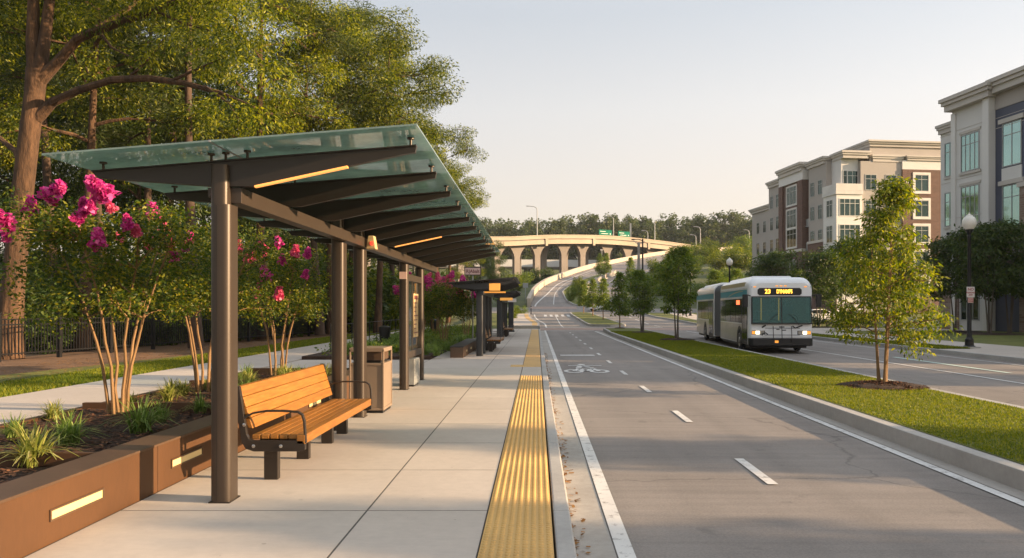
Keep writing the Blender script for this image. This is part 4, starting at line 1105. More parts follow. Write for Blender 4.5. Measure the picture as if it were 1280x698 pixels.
k = MB(); k.box(19.9,L2+.25,9.0,30,-.5,20.0); k.build('brick_bay', M['brick'], ap)
k = MB(); k.box(19.9,L2+.2,9.0,30,20.0,21.2); k.build('attic_band', M['stucco_light'], ap)
k = MB(); k.box(14.2,L2-.2,4.6,30,20.5,23.1); k.build('penthouse', M['stucco_tan'], ap)
cornice('cornice', ap, M['cornice'], -6, 1.6, .5, 18, 18.2, .8, .5)
cornice('cornice', ap, M['cornice'], 1.9, 5.6, .03, 20, 21.5, .95, .5)
cornice('cornice', ap, M['cornice'], 6.7, 13.6, -.4, 20, 22.5, 1.2, .6)
cornice('cornice', ap, M['cornice'], 15.0, 19.4, .02, 20, 22.2, .95, .5)
cornice('cornice', ap, M['cornice'], 20.5, L2-.1, .9, 4.0, 22.3, .95, .5)
cornice('cornice', ap, M['cornice'], 20.5, L2-.1, 5.1, 8.9, 21.9, .95, .4)
cornice('cornice', ap, M['cornice'], 21.2, L2+.2, 9.8, 29, 21.8, .6, .4)
cornice('cornice', ap, M['cornice'], 14.8, L2-.3, 4.8, 29, 23.8, .8, .7)
for bx in ((1.65,6.3,-.12,.02,-.5,9.6),(14.95,19.95,-.14,.02,-.5,10.6),(19.85,L2+.5,-.5,-.39,-.5,6.0)):
    k = MB(); k.box(*bx); k.build('brick_base', M['brick'], ap)
k = MB(); k.box(1.6,6.35,-.22,.03,9.6,9.95); k.box(6.2,14.1,-.62,-.0,9.7,10.1); k.box(14.9,20,-.24,.03,10.6,10.95); k.build('stone_band', M['cornice'], ap)
rows = (18.2, 14.8, 11.4, 8.0, 4.6)
for z in rows:
    for u in (2.8, 4.9): window(ap, u, -.12 if z < 9.5 else 0, z, 1.05, 2.0, 2, 2, pane='pane_dark')
    for u in (16.1, 18.3): window(ap, u, -.14 if z < 10 else 0, z, 1.15, 2.0, 2, 2, pane='pane_dark')
    for u in (-3.6, -1.0):
        if z < 16: window(ap, u, .5, z, 1.05, 1.9, 2, 2, pane='pane_dark')
    for y in (4.65, 7.5): window(ap, y, L2, z, 1.6, 2.1, 2, 2, 'end', pane='pane_dark')
    window(ap, 11.7, L2+.25, z, 1.9, 2.2, 2, 2, 'end', pane='pane_dark', surround=.32)
    window(ap, 16.2, L2+.25, z, 1.9, 2.2, 2, 2, 'end', pane='pane_dark', surround=.32)
    if z < 16:
        window(ap, 1.45, L2+.4, z, 2.9, 2.3, 4, 2, 'end', pane='pane_dark', fm='trim')
        window(ap, 21.6, -.4, z, 1.6, 2.3, 2, 2, pane='pane_dark', fm='trim')
        k = MB(); k.box(14.0,15.0,.1,.16,z-1.5,z-.5); k.box(14.0,15.0,.0,1.4,z-1.65,z-1.5); k.build('balcony', M['mullion'], ap)
for z in (18.2,14.8,11.9): window(ap, 10.1, -.2, z, 3.1, 2.7, 3, 2, pane='pane_dark', fm='trim', surround=.2)
for z in (7.6,4.6): window(ap, 10.1, -.2, z, 2.9, 2.2, 3, 2, pane='pane_dark', fm='trim')
window(ap, 2.4, L2-.6, 18.6, 1.5, 2.4, 2, 2, 'end', pane='pane_dark', fm='trim'); window(ap, .95+.4, L2-.6, 18.6, .6, 2.4, 1, 2, 'end', pane='pane_dark')
k = MB(); k.box(19.85,L2+.5,-.5,-.42,17.0,17.9); k.box(L2+.42,L2+.5,-.42,3.2,17.0,17.9); k.build('parapet', M['trim'], ap)
k = MB(); k.box(19.85,L2+.55,-.55,3.25,16.5,16.98); k.build('ledge', M['trim'], ap)
text('CBA I', .52, M['stucco_light'], (L2+.27,9.72,18.3), (R_(90),0,R_(90)), ap, 'lettering', ext=.02)
# low seat wall on the plaza
swl = thing('seat_wall', 'long low curved white seat wall on the grass before the building', 'low wall', (0,0,0))
k = MB(); rings = []
for i in range(15):
    t = i/14; x = 28.2+5.6*t; y = 62.6-1.3*math.sin(t*PI*.9)+.7*t; z = Z0(y)
    rings.append([(x,y-.25,z-.1),(x,y+.25,z-.1),(x,y+.25,z+.80),(x,y-.25,z+.80)])
k.loft(rings); k.build('wall_body', M['stucco_light'], swl, bevel=.03)

# ------------------------------------------------------------------ flyover bridge
def fpt(t):     # along the deck; t = 0 where it leaves the trees, 1 where it meets the ramp
    return Vector((-13+78.8*t, 243+49*t, 0))
fz = spline([(-1.0,22.0),(-.3,23.6),(0,24.3),(.25,26.1),(.5,26.9),(.75,26.2),(1.0,25.0),(1.5,25.2)])
FD = (fpt(1)-fpt(0)).normalized(); FN = Vector((FD.y,-FD.x,0))    # FN points towards the camera side
fb = thing('flyover_bridge', 'pale concrete flyover on flared piers crossing behind the ramp', 'bridge', (0,0,0))
def deck_strip(name, n0, n1, za, zb, m, t0=-.75, t1=1.45, n=44):
    k = MB(); rings = []
    for i in range(n+1):
        t = t0+(t1-t0)*i/n; c = fpt(t); z = fz(t)
        rings.append([(*(c+FN*n0).xy, z+za),(*(c+FN*n1).xy, z+za),(*(c+FN*n1).xy, z+zb),(*(c+FN*n0).xy, z+zb)])
    k.loft(rings); return k.build(name, m, fb)
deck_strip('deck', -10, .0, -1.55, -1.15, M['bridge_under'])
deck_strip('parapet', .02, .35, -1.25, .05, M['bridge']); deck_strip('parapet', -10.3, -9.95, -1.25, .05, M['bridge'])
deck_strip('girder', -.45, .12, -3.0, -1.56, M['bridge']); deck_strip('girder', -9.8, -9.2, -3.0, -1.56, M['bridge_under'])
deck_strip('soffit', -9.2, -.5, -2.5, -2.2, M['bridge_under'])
deck_strip('parapet_ledge', .351, .46, -.28, -.12, M['bridge'])
def pier(t, off, w, flare, m):
    c = fpt(t)+FN*off; z1 = fz(t)-2.55; z0 = G(c.x, c.y)-1.5
    k = MB(); prof = []
    hs = [z0, z1-4.2, z1-3.2, z1-2.2, z1-1.3, z1-.6, z1]
    ws = [w*.5, w*.5, w*.5+flare*.09, w*.5+flare*.25, w*.5+flare*.48, w*.5+flare*.74, w*.5+flare]
    poly = [(ws[i],hs[i]) for i in range(len(hs))]+[(-ws[i],hs[i]) for i in reversed(range(len(hs)))]
    rings = []
    for d in (-.75,.75): rings.append([(*(c+FD*a+FN*d).xy, z) for a, z in poly])
    k.loft(rings); return k.build('pier', m, fb)
for t in (-.62,-.45,-.28,-.12,.02,.10,.185,.30,.385,.50,.60,.72,.84):
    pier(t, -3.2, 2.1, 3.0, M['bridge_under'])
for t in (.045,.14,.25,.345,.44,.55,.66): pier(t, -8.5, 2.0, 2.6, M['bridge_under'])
for t in (-.4,-.05,.205,.415,.68,.95):
    c = fpt(t); z = fz(t); k = MB()
    k.loft([[(*(c+FD*a+FN*q).xy, z+h) for a, h in ((-.42,-3.6),(.42,-3.6),(.55,-1.3),(-.55,-1.3))] for q in (-.3,.42)]); k.build('joint_bracket', M['bridge'], fb)
def hwy_lamp(label, t, h, d, arm=2.6, off=.18, zbase=None, loc=None):
    c = fpt(t)+FN*off; z = fz(t)+.05
    if loc: c = Vector((loc[0],loc[1],0)); z = loc[2]
    o_ = thing('highway_lamp', label, 'street lamp', (c.x,c.y,z), 0, 'tall arm lamps along the flyover')
    k = MB(); k.tube([(0,0,0),(0,0,h-1.1)], [.20,.13], 8); k.build('pole', M['mullion'], o_)
    k = MB(); k.tube([(0,0,h-1.15),(d*.12*arm,0,h-.55),(d*.4*arm,0,h-.15),(d*arm,0,h)], [.13,.12,.11,.10], 8); k.build('arm', M['mullion'], o_)
    k = MB(); k.box(min(d*arm,d*(arm+1.0)),max(d*arm,d*(arm+1.0)),-.2,.2,h-.1,h+.14); k.build('lamp_head', M['mullion'], o_, bevel=.04)
    return o_
def t_of(pxl):
    m = (pxl-671)/950.0
    return (-13-243*m)/(49*m-78.8) if abs(49*m-78.8) > 1e-6 else 0
def tpx(pxl):
    m = (pxl-671)/950.0   # -13+78.8t = m(243+49t)
    return (243*m+13)/(78.8-49*m)
hwy_lamp('tallest arm lamp at the left end of the flyover, against open sky', tpx(671), 9.6, -1)
hwy_lamp('arm lamp just behind the two green road signs', tpx(788.5), 8.6, -1, arm=1.8, off=-10.1)
hwy_lamp('arm lamp with its head bent to the right, right of the green signs', tpx(818), 7.6, 1)
hwy_lamp('shorter arm lamp beside the right-bent lamp', tpx(832), 4.8, -1, arm=1.4, off=-10.1)
hwy_lamp('second arm lamp from the flyover right end, head to the left', tpx(875), 7.4, -1, arm=1.6)
hwy_lamp('arm lamp at the right end of the flyover above the shrubs', tpx(893), 5.6, -1, arm=1.4, off=-10.1)
hwy_lamp('arm lamp beyond the flyover, close to the apartment block', tpx(936), 7.6, -1, arm=1.2)
for lab, p0_, p1_, dz in (('left green road sign above the flyover parapet', 752, 768, .35), ('right green road sign above the flyover parapet, next to a post', 776, 790.5, .30)):
    ta, tb_ = tpx(p0_), tpx(p1_); a = fpt(ta)-FN*1.5; b = fpt(tb_)-FN*1.5; z = fz((ta+tb_)/2)+dz
    w_ = (b-a).length
    s = thing('highway_sign', lab, 'road sign', (a.x,a.y,z-.3), math.atan2((b-a).y,(b-a).x), 'green road signs on the flyover')
    k = MB(); k.box(0,w_,-.06,.06,.25,2.15); bo = k.build('board', M['sign_green'], s)
    k = MB(); k.box(.4,w_*.50,-.085,-.065,1.45,1.60); k.box(.9,w_*.70,-.085,-.065,.70,.84); k.box(w_*.84,w_*.91,-.085,-.065,.6,.95); k.build('lettering', M['sign_white'], bo)
    for x in (.5, w_-.5):
        k = MB(); k.box(x-.1,x+.1,.07,.2,-.8,2.0); k.build('post', M['mullion'], s)
c = fpt(tpx(792.6))-FN*2
gp = thing('gantry_post', 'thick grey post right of the green road signs', 'post', (c.x,c.y,fz(tpx(792.6))-1.2))
k = MB(); k.box(-.28,.28,-.28,.28,0,6.6); k.build('shaft', M['mullion'], gp)
k = MB(); k.box(-.4,.4,-.4,.4,0,.8); k.build('base', M['mullion'], gp)
# second, lower bridge seen through the piers
lb = thing('lower_bridge', 'low pale bridge deck seen between the flyover piers', 'bridge', (-60,283,0), .10)
k = MB(); k.box(0,135,0,9,16.6,18.2); k.build('deck', M['bridge_under'], lb)
k = MB(); k.box(0,135,-.35,0,17.2,19.9); k.build('parapet', M['stucco_light'], lb)
for x in (20,38,56,74,92,110):
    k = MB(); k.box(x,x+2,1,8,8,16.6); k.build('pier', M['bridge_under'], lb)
# ramp barriers
ba = thing('ramp_barrier', 'pale concrete barrier curving along the outer edge of the ramp', 'barrier', (0,0,0))
k = MB(); solid(k, lambda y: LE(y)-.55, lambda y: LE(y)-.05, 119, 311, -7, 1.05, 1.5); k.build('wall_body', M['barrier'], ba)
k = MB(); solid(k, lambda y: LE(y)-.62, lambda y: LE(y)+.02, 119, 311, 1.051, 1.2, 1.5); k.build('coping', M['barrier'], ba)
bb4 = thing('ramp_barrier', 'short concrete wall on the inner side where ramp and flyover meet', 'barrier', (0,0,0))
k = MB(); solid(k, lambda y: RE(y)+.05, lambda y: RE(y)+.6, 214, 311, -1, 1.5, 1.5); k.build('wall_body', M['barrier'], bb4)
k = MB(); solid(k, lambda y: RE(y)+.0, lambda y: RE(y)+.66, 214, 311, 1.501, 1.66, 1.5); k.build('coping', M['barrier'], bb4)
rw = thing('rubble_wall', 'low rubble stone wall along the planted ramp island', 'low wall', (0,0,0))
k = MB(); solid(k, lambda y: I3R(y)-.9, lambda y: I3R(y)-.25, 136, 200, .2, 1.0, 1.0)
rs = np.random.RandomState(4)
k.v = [(x+rs.uniform(-.12,.12), y, z+(rs.uniform(-.18,.18) if z > RZ(y)+.6 else 0)) for x, y, z in k.v]
k.build('wall_body', M['stone'], rw)
# ------------------------------------------------------------------ vegetation
def leaf_arrays(rs, centers, radii, n, size, wid=.32, flat=.6, droop=.35, outward=.5, shell=.35):
    """n leaves in flattened clumps; each a folded diamond of two... one four-corner face"""
    C = np.asarray(centers, float); Rr = np.asarray(radii, float)
    wgt = Rr**2; ci = rs.choice(len(C), n, p=wgt/wgt.sum())
    d = rs.normal(size=(n,3)); d /= np.linalg.norm(d, axis=1)[:,None]
    r = rs.rand(n)**shell
    off = d*(r*Rr[ci])[:,None]; off[:,2] *= flat
    p = C[ci]+off
    ax = rs.normal(size=(n,3)); ax /= np.linalg.norm(ax, axis=1)[:,None]
    ax = ax*(1-outward)+d*outward; ax[:,2] = ax[:,2]*.6-droop
    ax /= np.linalg.norm(ax, axis=1)[:,None]
    up = rs.normal(size=(n,3))*.9+np.array([0,0,.6])
    s = np.cross(ax, up); s /= (np.linalg.norm(s, axis=1)[:,None]+1e-9)
    L = (size*(.6+.8*rs.rand(n)))[:,None]
    nrm = np.cross(s, ax)
    return np.stack([p, p+ax*L*.45+s*L*wid*.5+nrm*L*.05, p+ax*L-nrm*L*.08, p+ax*L*.45-s*L*wid*.5+nrm*L*.05], 1)
def limb(rs, p0, d, L, n=5, sag=0.0, wob=.12):
    pts = [Vector(p0)]; d = Vector(d).normalized()
    for i in range(n):
        d = (d+Vector(rs.normal(size=3))*wob+Vector((0,0,-sag))).normalized()
        pts.append(pts[-1]+d*(L/n))
    return pts
def tree_parts(seed, H, r0, zc, spread, nl, leaves, size, clump=(.8,1.5), flat=.55, lean=(0,0), prof='round', wid=.32, droop=.35, sub=3, up=.35, shell=.35, stems=1, wobt=.03, outward=.5, core=True):
    """returns (trunk MB, leaf corner array)"""
    rs = np.random.RandomState(seed); mb = MB(); cs = []; rr = []
    def radius(t):
        if prof == 'cone': return spread*max(.06, (1-t)**.68)*(.78+.22*min(1,t*6))
        if prof == 'oval': return spread*max(.15, math.sin(PI*min(.97,max(.06,t*.9+.08)))**.7)
        return spread*max(.25, math.sin(PI*min(.95,.12+.80*t))**.6)
    tops = []
    for q in range(stems):
        a = 2*PI*q/max(1,stems)+rs.rand()
        bx, by = (0,0) if stems == 1 else (max(.06,.8*r0)*math.cos(a), max(.06,.8*r0)*math.sin(a))
        ex, ey = (0,0) if stems == 1 else (spread*.2*math.cos(a), spread*.2*math.sin(a))
        n = 9; pts = []
        hh = H*(.94 if q == 0 else .82)
        wx, wy = rs.normal()*wobt*H, rs.normal()*wobt*H
        for i in range(n+1):
            t = i/n
            pts.append((bx+(ex+lean[0])*t+wx*math.sin(t*3)*t, by+(ey+lean[1])*t+wy*math.sin(t*2.6+1)*t, hh*t))
        rad = [r0*(1.25 if i == 0 else 1-.86*(i/n)**.9) for i in range(n+1)]
        mb.tube(pts, rad, 10 if r0 > .12 else 7); tops.append((pts, rad))
    for i in range(nl):
        pts, rad = tops[i % len(tops)]
        t = (i+.5)/nl; z = zc+(H*.97-zc)*t
        if z > pts[-1][2]*.97: pts, rad = tops[0]
        hh = pts[-1][2]; k = min(len(pts)-2, max(0, int(z/hh*(len(pts)-1)))); f = min(1, z/hh*(len(pts)-1)-k)
        p = Vector(pts[k]).lerp(Vector(pts[k+1]), f); br = rad[k]*(1-f)+rad[k+1]*f
        a = i*2.39996+rs.rand()*.7; L = radius(t)*((.75+.4*rs.rand()) if prof != 'cone' else (.82+.25*rs.rand()))
        upv = up*(1 if prof != 'cone' else .9)+.35*t
        P = limb(rs, p, (math.cos(a), math.sin(a), upv), L, 5, .05)
        mb.tube(P, [max(.006,min(br*.62, .05*L+.01)*(1-.8*j/5)) for j in range(6)], 6, cap=False)
        for j in (2,3,4,5):
            cs.append(P[j]+Vector(rs.normal(size=3))*.15*L); rr.append((clump[0]+(clump[1]-clump[0])*rs.rand())*(.8 if j < 5 else 1)*(1.0 if prof != 'cone' else 1.1-.55*t))
        for s_ in range(sub):
            j = 2+rs.randint(3); aa = a+rs.uniform(-1.2,1.2)
            Q = limb(rs, P[j], (math.cos(aa), math.sin(aa), rs.uniform(-.2,.5)), L*.45, 3, .04)
            mb.tube(Q, [max(.004,.014*L*(1-.7*q/3)) for q in range(4)], 5, cap=False)
            cs.append(Q[-1]); rr.append(clump[0]+(clump[1]-clump[0])*rs.rand()*.8)
    if prof == 'cone':
        for i in range(150):
            t = rs.rand()**1.6; a = rs.rand()*2*PI; q = radius(t)*(.35+.68*rs.rand()**.6)
            cs.append(Vector((q*math.cos(a), q*math.sin(a), zc+(H*.99-zc)*t))); rr.append(clump[0]*(.6+.5*rs.rand())*(1.1-.55*t))
    if core and prof != 'cone':
        for i in range(4): cs.append(Vector(tops[0][0][-1])-Vector((0,0,.12*H*i*.5))); rr.append(clump[0])
    lv = leaf_arrays(rs, [tuple(c) for c in cs], rr, leaves, size, wid, flat, droop, outward, shell)
    return mb, lv
def leaves_obj(name, V, m, parent): 
    return np_mesh(name, V, np.arange(V.shape[0]*4).reshape(-1,4), m, parent)
def make_tree(name, label, cat, loc, seed, bark, leaf, rz=0, group=None, scale=1, extra=None, **kw):
    t = thing(name, label, cat, loc, rz, group, scale)
    mb, lv = tree_parts(seed, **kw)
    mb.build('trunk', M[bark], t, smooth=True)
    leaves_obj('crown', lv, M[leaf], t)
    return t
for z in (0,): random.seed(11)

# --- the big oak beyond the fence
ok = thing('oak_tree', 'thick forked oak with warm-lit rough bark and long low limbs behind the fence', 'tree', (-16.75,24.2,.05))
k = MB(); s = 24.2/950
def bp(pxl, py, dy=0): return ((pxl-671)*(24.2+dy)/950+16.75, dy, 1.6+(385-py)*(24.2+dy)/950-.05)
k.tube([bp(9,448),bp(12,420),bp(16,360),bp(22,300),bp(29,235),bp(36,175),bp(43,120),bp(46,88)], [.50,.38,.335,.32,.305,.295,.29,.31], 16)
k.tube([bp(44,100),bp(41,50),bp(42,0),bp(40,-70),bp(46,-150)], [.24,.20,.17,.14,.09], 10)
k.tube([bp(48,100),bp(56,50),bp(62,0),bp(72,-70),bp(95,-150)], [.24,.18,.155,.12,.08], 10)
k.tube([bp(50,100),bp(72,78),bp(98,48,-.3),bp(150,28,-.8),bp(195,14,-1.2),bp(232,-4,-1.5),bp(300,-30,-2)], [.22,.16,.14,.12,.10,.09,.05], 8)
k.tube([bp(46,148),bp(66,128),bp(98,113,-.4),bp(140,100,-.9),bp(185,98,-1.3),bp(230,104,-1.7),bp(275,116,-2),bp(318,134,-2.4)], [.20,.15,.12,.11,.10,.085,.06,.03], 8)
k.tube([bp(100,46,-.3),bp(130,30,.3),bp(165,8,.9),bp(190,-30,1.3)], [.10,.08,.07,.05], 7)
k.tube([bp(30,215),bp(20,190,.3),bp(-10,165,.8),bp(-60,140,1.5)], [.12,.09,.07,.05], 7)
for a, b, c_ in (((215,101,-1.6),(250,85,-2.2),(285,70,-2.6)),((160,98,-1),(185,75,-1.6),(205,48,-2)),((255,108,-1.9),(285,128,-2.5),(300,152,-3)),((195,14,-1.2),(230,30,-1.8),(262,38,-2.2)),((120,35,-.5),(140,60,-1),(165,72,-1.6))):
    k.tube([bp(*a),bp(*b),bp(*c_)], [.05,.035,.015], 6)
k.build('trunk', M['bark'], ok, smooth=True)
rs = np.random.RandomState(77); cs = []; rr = []
for pxl, py, dy, r in ((120,20,-1,1.0),(160,5,-1.5,1.1),(200,-5,-1.6,1.2),(250,10,-2,1.1),(285,0,-2.4,1.2),(262,45,-2.4,1.0),(300,60,-2.8,1.0),(215,50,-2,.8),(330,30,-3,1.2),(330,95,-3,1.0),(290,135,-3,.8),(320,150,-3,.8),(180,70,-1.7,.6),(270,80,-2.5,.8),
    (60,-60,.5,2.0),(10,-40,1.0,1.9),(110,-70,-.5,2.2),(170,-80,-1,2.2),(230,-70,-1.6,2.2),(290,-60,-2.3,2.2),(-40,-20,1,1.8),(-20,60,1.5,1.2),(-50,130,1.8,1.2),(20,-110,0,2.5),(120,-140,0,2.6),(80,20,1.4,.9),(5,15,1.5,1.0)):
    cs.append(bp(pxl,py,dy)); rr.append(r)
leaves_obj('crown', leaf_arrays(rs, cs, rr, 32000, .155, .28, .6, .4, .4, .4), M['leaf_oak'], ok)

# --- the wood behind the fence: four kinds of tree, copied
wood_kw = [
 dict(H=21, r0=.28, zc=8.2, spread=4.5, nl=18, leaves=46000, size=.165, clump=(.8,1.35), wid=.34, droop=.3, lean=(.5,.2), flat=.55),
 dict(H=19, r0=.25, zc=7.2, spread=4.2, nl=17, leaves=42000, size=.165, clump=(.8,1.35), wid=.34, droop=.3, lean=(.8,-.4), flat=.55),
 dict(H=20, r0=.24, zc=9.5, spread=3.0, nl=14, leaves=20000, size=.21, clump=(.65,1.15), wid=.16, droop=.1, lean=(-.3,.3), flat=.6),
 dict(H=13, r0=.17, zc=3.0, spread=3.0, nl=14, leaves=22000, size=.21, clump=(.8,1.3), wid=.30, droop=.4, lean=(.5,.2), flat=.6)]
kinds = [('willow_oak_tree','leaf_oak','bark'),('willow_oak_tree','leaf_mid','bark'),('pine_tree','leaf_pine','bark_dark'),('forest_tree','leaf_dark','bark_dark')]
protos = [None]*4
def wood_tree(i, px_, Y, label, sc=1.0, rz=0.0, dx=0, grp='trees of the wood behind the fence', dz=.05):
    x = (px_-671)*Y/950+dx; loc = (x, Y, G(x,Y)+.4+dz if Y > 95 else dz)
    if protos[i] is None:
        nm, lf, bk = kinds[i]
        protos[i] = make_tree(nm, label, 'tree', loc, 100+i, bk, lf, rz, grp, sc, **wood_kw[i]); return protos[i]
    return dup(protos[i], loc, rz, label, grp, sc)
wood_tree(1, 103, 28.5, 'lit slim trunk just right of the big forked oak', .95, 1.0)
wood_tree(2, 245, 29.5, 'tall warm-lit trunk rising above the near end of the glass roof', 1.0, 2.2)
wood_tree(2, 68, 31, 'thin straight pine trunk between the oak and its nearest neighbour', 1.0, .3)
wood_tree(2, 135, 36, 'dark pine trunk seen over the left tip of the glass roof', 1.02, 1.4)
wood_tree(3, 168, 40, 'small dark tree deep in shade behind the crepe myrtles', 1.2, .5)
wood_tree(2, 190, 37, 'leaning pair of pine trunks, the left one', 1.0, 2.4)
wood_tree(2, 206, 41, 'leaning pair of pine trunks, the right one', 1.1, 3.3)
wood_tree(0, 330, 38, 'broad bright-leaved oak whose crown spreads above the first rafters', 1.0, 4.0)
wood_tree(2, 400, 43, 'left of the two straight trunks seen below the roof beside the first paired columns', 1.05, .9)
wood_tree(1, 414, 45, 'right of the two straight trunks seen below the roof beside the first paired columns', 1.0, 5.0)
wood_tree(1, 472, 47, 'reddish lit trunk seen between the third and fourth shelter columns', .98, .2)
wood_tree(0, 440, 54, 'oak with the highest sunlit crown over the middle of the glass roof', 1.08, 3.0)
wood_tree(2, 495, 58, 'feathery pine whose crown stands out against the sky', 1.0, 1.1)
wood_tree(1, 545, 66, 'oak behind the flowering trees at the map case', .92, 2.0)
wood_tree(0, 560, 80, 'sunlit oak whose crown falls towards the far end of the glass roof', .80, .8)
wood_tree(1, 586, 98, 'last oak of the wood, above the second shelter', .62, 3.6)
wood_tree(3, 600, 118, 'low round tree beyond the wood, left of the bridge piers', .8, 1.0)
wood_tree(3, 617, 136, 'bushy dark tree beside the left bridge pier', .8, 2.5)
for i, (px_, Y, k_, s_) in enumerate(((20,40,3,1.3),(-30,34,0,1.0),(60,48,3,1.4),(110,50,0,1.0),(225,52,3,1.4),(290,56,3,1.3),(150,60,0,1.0),(350,62,3,1.4),(260,68,1,1.05),(390,72,3,1.4),(455,74,3,1.3),(-80,44,1,1.0),(30,62,1,1.1),(510,84,3,1.2),(500,100,0,.85),(420,92,1,1.0),(330,84,0,1.0))):
    wood_tree(k_, px_, Y, 'tree deep in the wood, its trunk lost among the others', s_, i*1.3, grp='trees deep in the wood')
# understorey shrubs
def shrub_parts(seed, r, h, n, size, wid=.4):
    rs = np.random.RandomState(seed); mb = MB(); cs = []; rr = []
    for i in range(11):
        a = rs.rand()*2*PI; q = r*.75*rs.rand()**.5; z = h*(.25+.6*rs.rand())
        P = limb(rs, (0.1*math.cos(a),.1*math.sin(a),0), (q*math.cos(a),q*math.sin(a),z), math.hypot(q,z)*.95, 4, 0, .1)
        mb.tube(P, [.03,.025,.02,.014,.006], 5, cap=False); cs.append(P[-1]); rr.append(r*(.32+.22*rs.rand()))
        cs.append(P[2]); rr.append(r*.35)
    return mb, leaf_arrays(rs, [tuple(c) for c in cs], rr, n, size, wid, .9, .2, .5, .45)
sp = {}
def shrub(kind, loc, label, sc=1.0, rz=0, grp=None, name='shrub'):
    if kind not in sp:
        m_, n, sz = {'dark':('leaf_dark',4500,.20),'lit':('leaf_shrub',4500,.19),'gold':('leaf_gold',3000,.17),'hedge':('leaf_dark',3500,.12),'green':('leaf_street',4000,.18)}[kind]  # dark and lit kinds
        t = thing(name, label, 'shrub', loc, rz, grp, sc)
        mb, lv = shrub_parts(hash(kind) % 1000 if False else sum(map(ord,kind)), 1.5, 2.6, n, sz)
        mb.build('stem', M['bark_grey'], t); leaves_obj('foliage', lv, M[m_], t)
        sp[kind] = t; return t
    return dup(sp[kind], loc, rz, label, grp, sc)
G1 = 'understorey shrubs behind the fence'
i = 0
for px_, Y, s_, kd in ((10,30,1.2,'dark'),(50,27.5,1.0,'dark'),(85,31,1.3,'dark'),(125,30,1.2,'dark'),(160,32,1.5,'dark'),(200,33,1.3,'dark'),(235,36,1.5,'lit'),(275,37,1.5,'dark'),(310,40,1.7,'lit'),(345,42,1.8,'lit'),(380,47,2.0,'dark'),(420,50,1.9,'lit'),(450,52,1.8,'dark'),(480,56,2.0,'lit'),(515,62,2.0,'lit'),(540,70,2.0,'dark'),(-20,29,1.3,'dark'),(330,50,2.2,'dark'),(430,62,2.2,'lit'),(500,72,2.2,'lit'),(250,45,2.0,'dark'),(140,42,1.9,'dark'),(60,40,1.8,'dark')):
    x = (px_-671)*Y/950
    shrub(kd, (x,Y,.05), 'dark leafy shrub in the shade behind the picket fence' if kd == 'dark' else 'brighter green shrub behind the picket fence', s_, i*1.1, G1 if kd == 'dark' else 'lit shrubs behind the fence'); i += 1

# --- crepe myrtles
blos = {}
def blossom_mesh(seed, m_):
    rs = np.random.RandomState(seed); n = 300
    t = rs.rand(n); a = rs.rand(n)*2*PI; r = .105*(1-t*.75)*np.sqrt(rs.rand(n))*1.15
    p = np.stack([r*np.cos(a), r*np.sin(a), t*.27-.05], 1)+rs.normal(size=(n,3))*.012
    d = rs.normal(size=(n,3)); d /= np.linalg.norm(d,axis=1)[:,None]
    u = np.cross(d, rs.normal(size=(n,3))); u /= np.linalg.norm(u,axis=1)[:,None]
    L = (.018+.016*rs.rand(n))[:,None]
    V = np.stack([p-d*L-u*L*.8, p+d*L-u*L, p+d*L*.9+u*L, p-d*L+u*L*.9], 1)
    return V
def myrtle(label, loc, seed, flowers, H=2.75, spread=1.05, leaves=7000, group='crepe myrtles in the brown planter', scale=1.0, size=.050):
    t = thing('crepe_myrtle', label, 'flowering tree', loc, 0, group, scale)
    rs = np.random.RandomState(seed); cs = []; rr = []
    for q in range(6):
        a = 2*PI*q/6+rs.rand()*.5; b = .085+.04*rs.rand()
        tx, ty = spread*.62*math.cos(a), spread*.62*math.sin(a); n = 8
        P = [Vector((b*math.cos(a)*(1-.2*i/n)+tx*(i/n)**1.7+.011*rs.normal(), b*math.sin(a)+ty*(i/n)**1.7+.011*rs.normal(), H*.86*i/n)) for i in range(n+1)]
        k = MB(); k.tube(P, [.0205*(1-.74*i/n)+.002 for i in range(n+1)], 7)
        for i in range(7):
            j = 4+rs.randint(4); aa = rs.rand()*2*PI
            Q = limb(rs, P[j], (math.cos(aa), math.sin(aa), .35+.5*rs.rand()), spread*(.28+.35*rs.rand()), 4, .03, .15)
            k.tube(Q, [.011,.009,.007,.005,.002], 5, cap=False); cs += [Q[2],Q[4]]; rr += [.17,.22]
        cs.append(P[-1]); rr.append(.25)
        k.build('stem', M['bark_smooth'], t, smooth=True)
    for i in range(60):
        a = rs.rand()*2*PI; z = H*(.43+.45*rs.rand()); q = spread*(.55+.45*rs.rand())*math.sin(PI*min(.95,(z/H-.22)/.85))**.5
        cs.append(Vector((q*math.cos(a), q*math.sin(a), z))); rr.append(.20+.12*rs.rand())
    leaves_obj('crown', leaf_arrays(rs, [tuple(c) for c in cs], rr, leaves, size, .5, .85, .15, .45, .5), M['leaf_myrtle'], t)
    for i, (dx, dy, z, s_, m_) in enumerate(flowers):
        if m_ not in blos: blos[m_] = leaves_obj('blossom', blossom_mesh(3+len(blos), m_), M[m_], t); b = blos[m_]
        else: b = blos[m_].copy(); COL.objects.link(b); b.parent = t
        s_ *= .86; b.location = (dx, dy, z); b.scale = (s_,s_,s_); b.rotation_euler = (rs.normal()*.35, rs.normal()*.35, rs.rand()*6)
    return t
def fl_px(loc, lst, seed):
    rs = np.random.RandomState(seed); out = []
    for pxl, py, s_, m_ in lst:
        dy = rs.uniform(-1.05,-.6); Y = loc[1]+dy
        out.append(((pxl-671)*Y/950-loc[0], dy, 1.6+(385-py)*Y/950-loc[2], s_, m_))
    return out
B, Pk = 'blossom', 'blossom_pale'
l1 = (-5.25,9.55,.27)
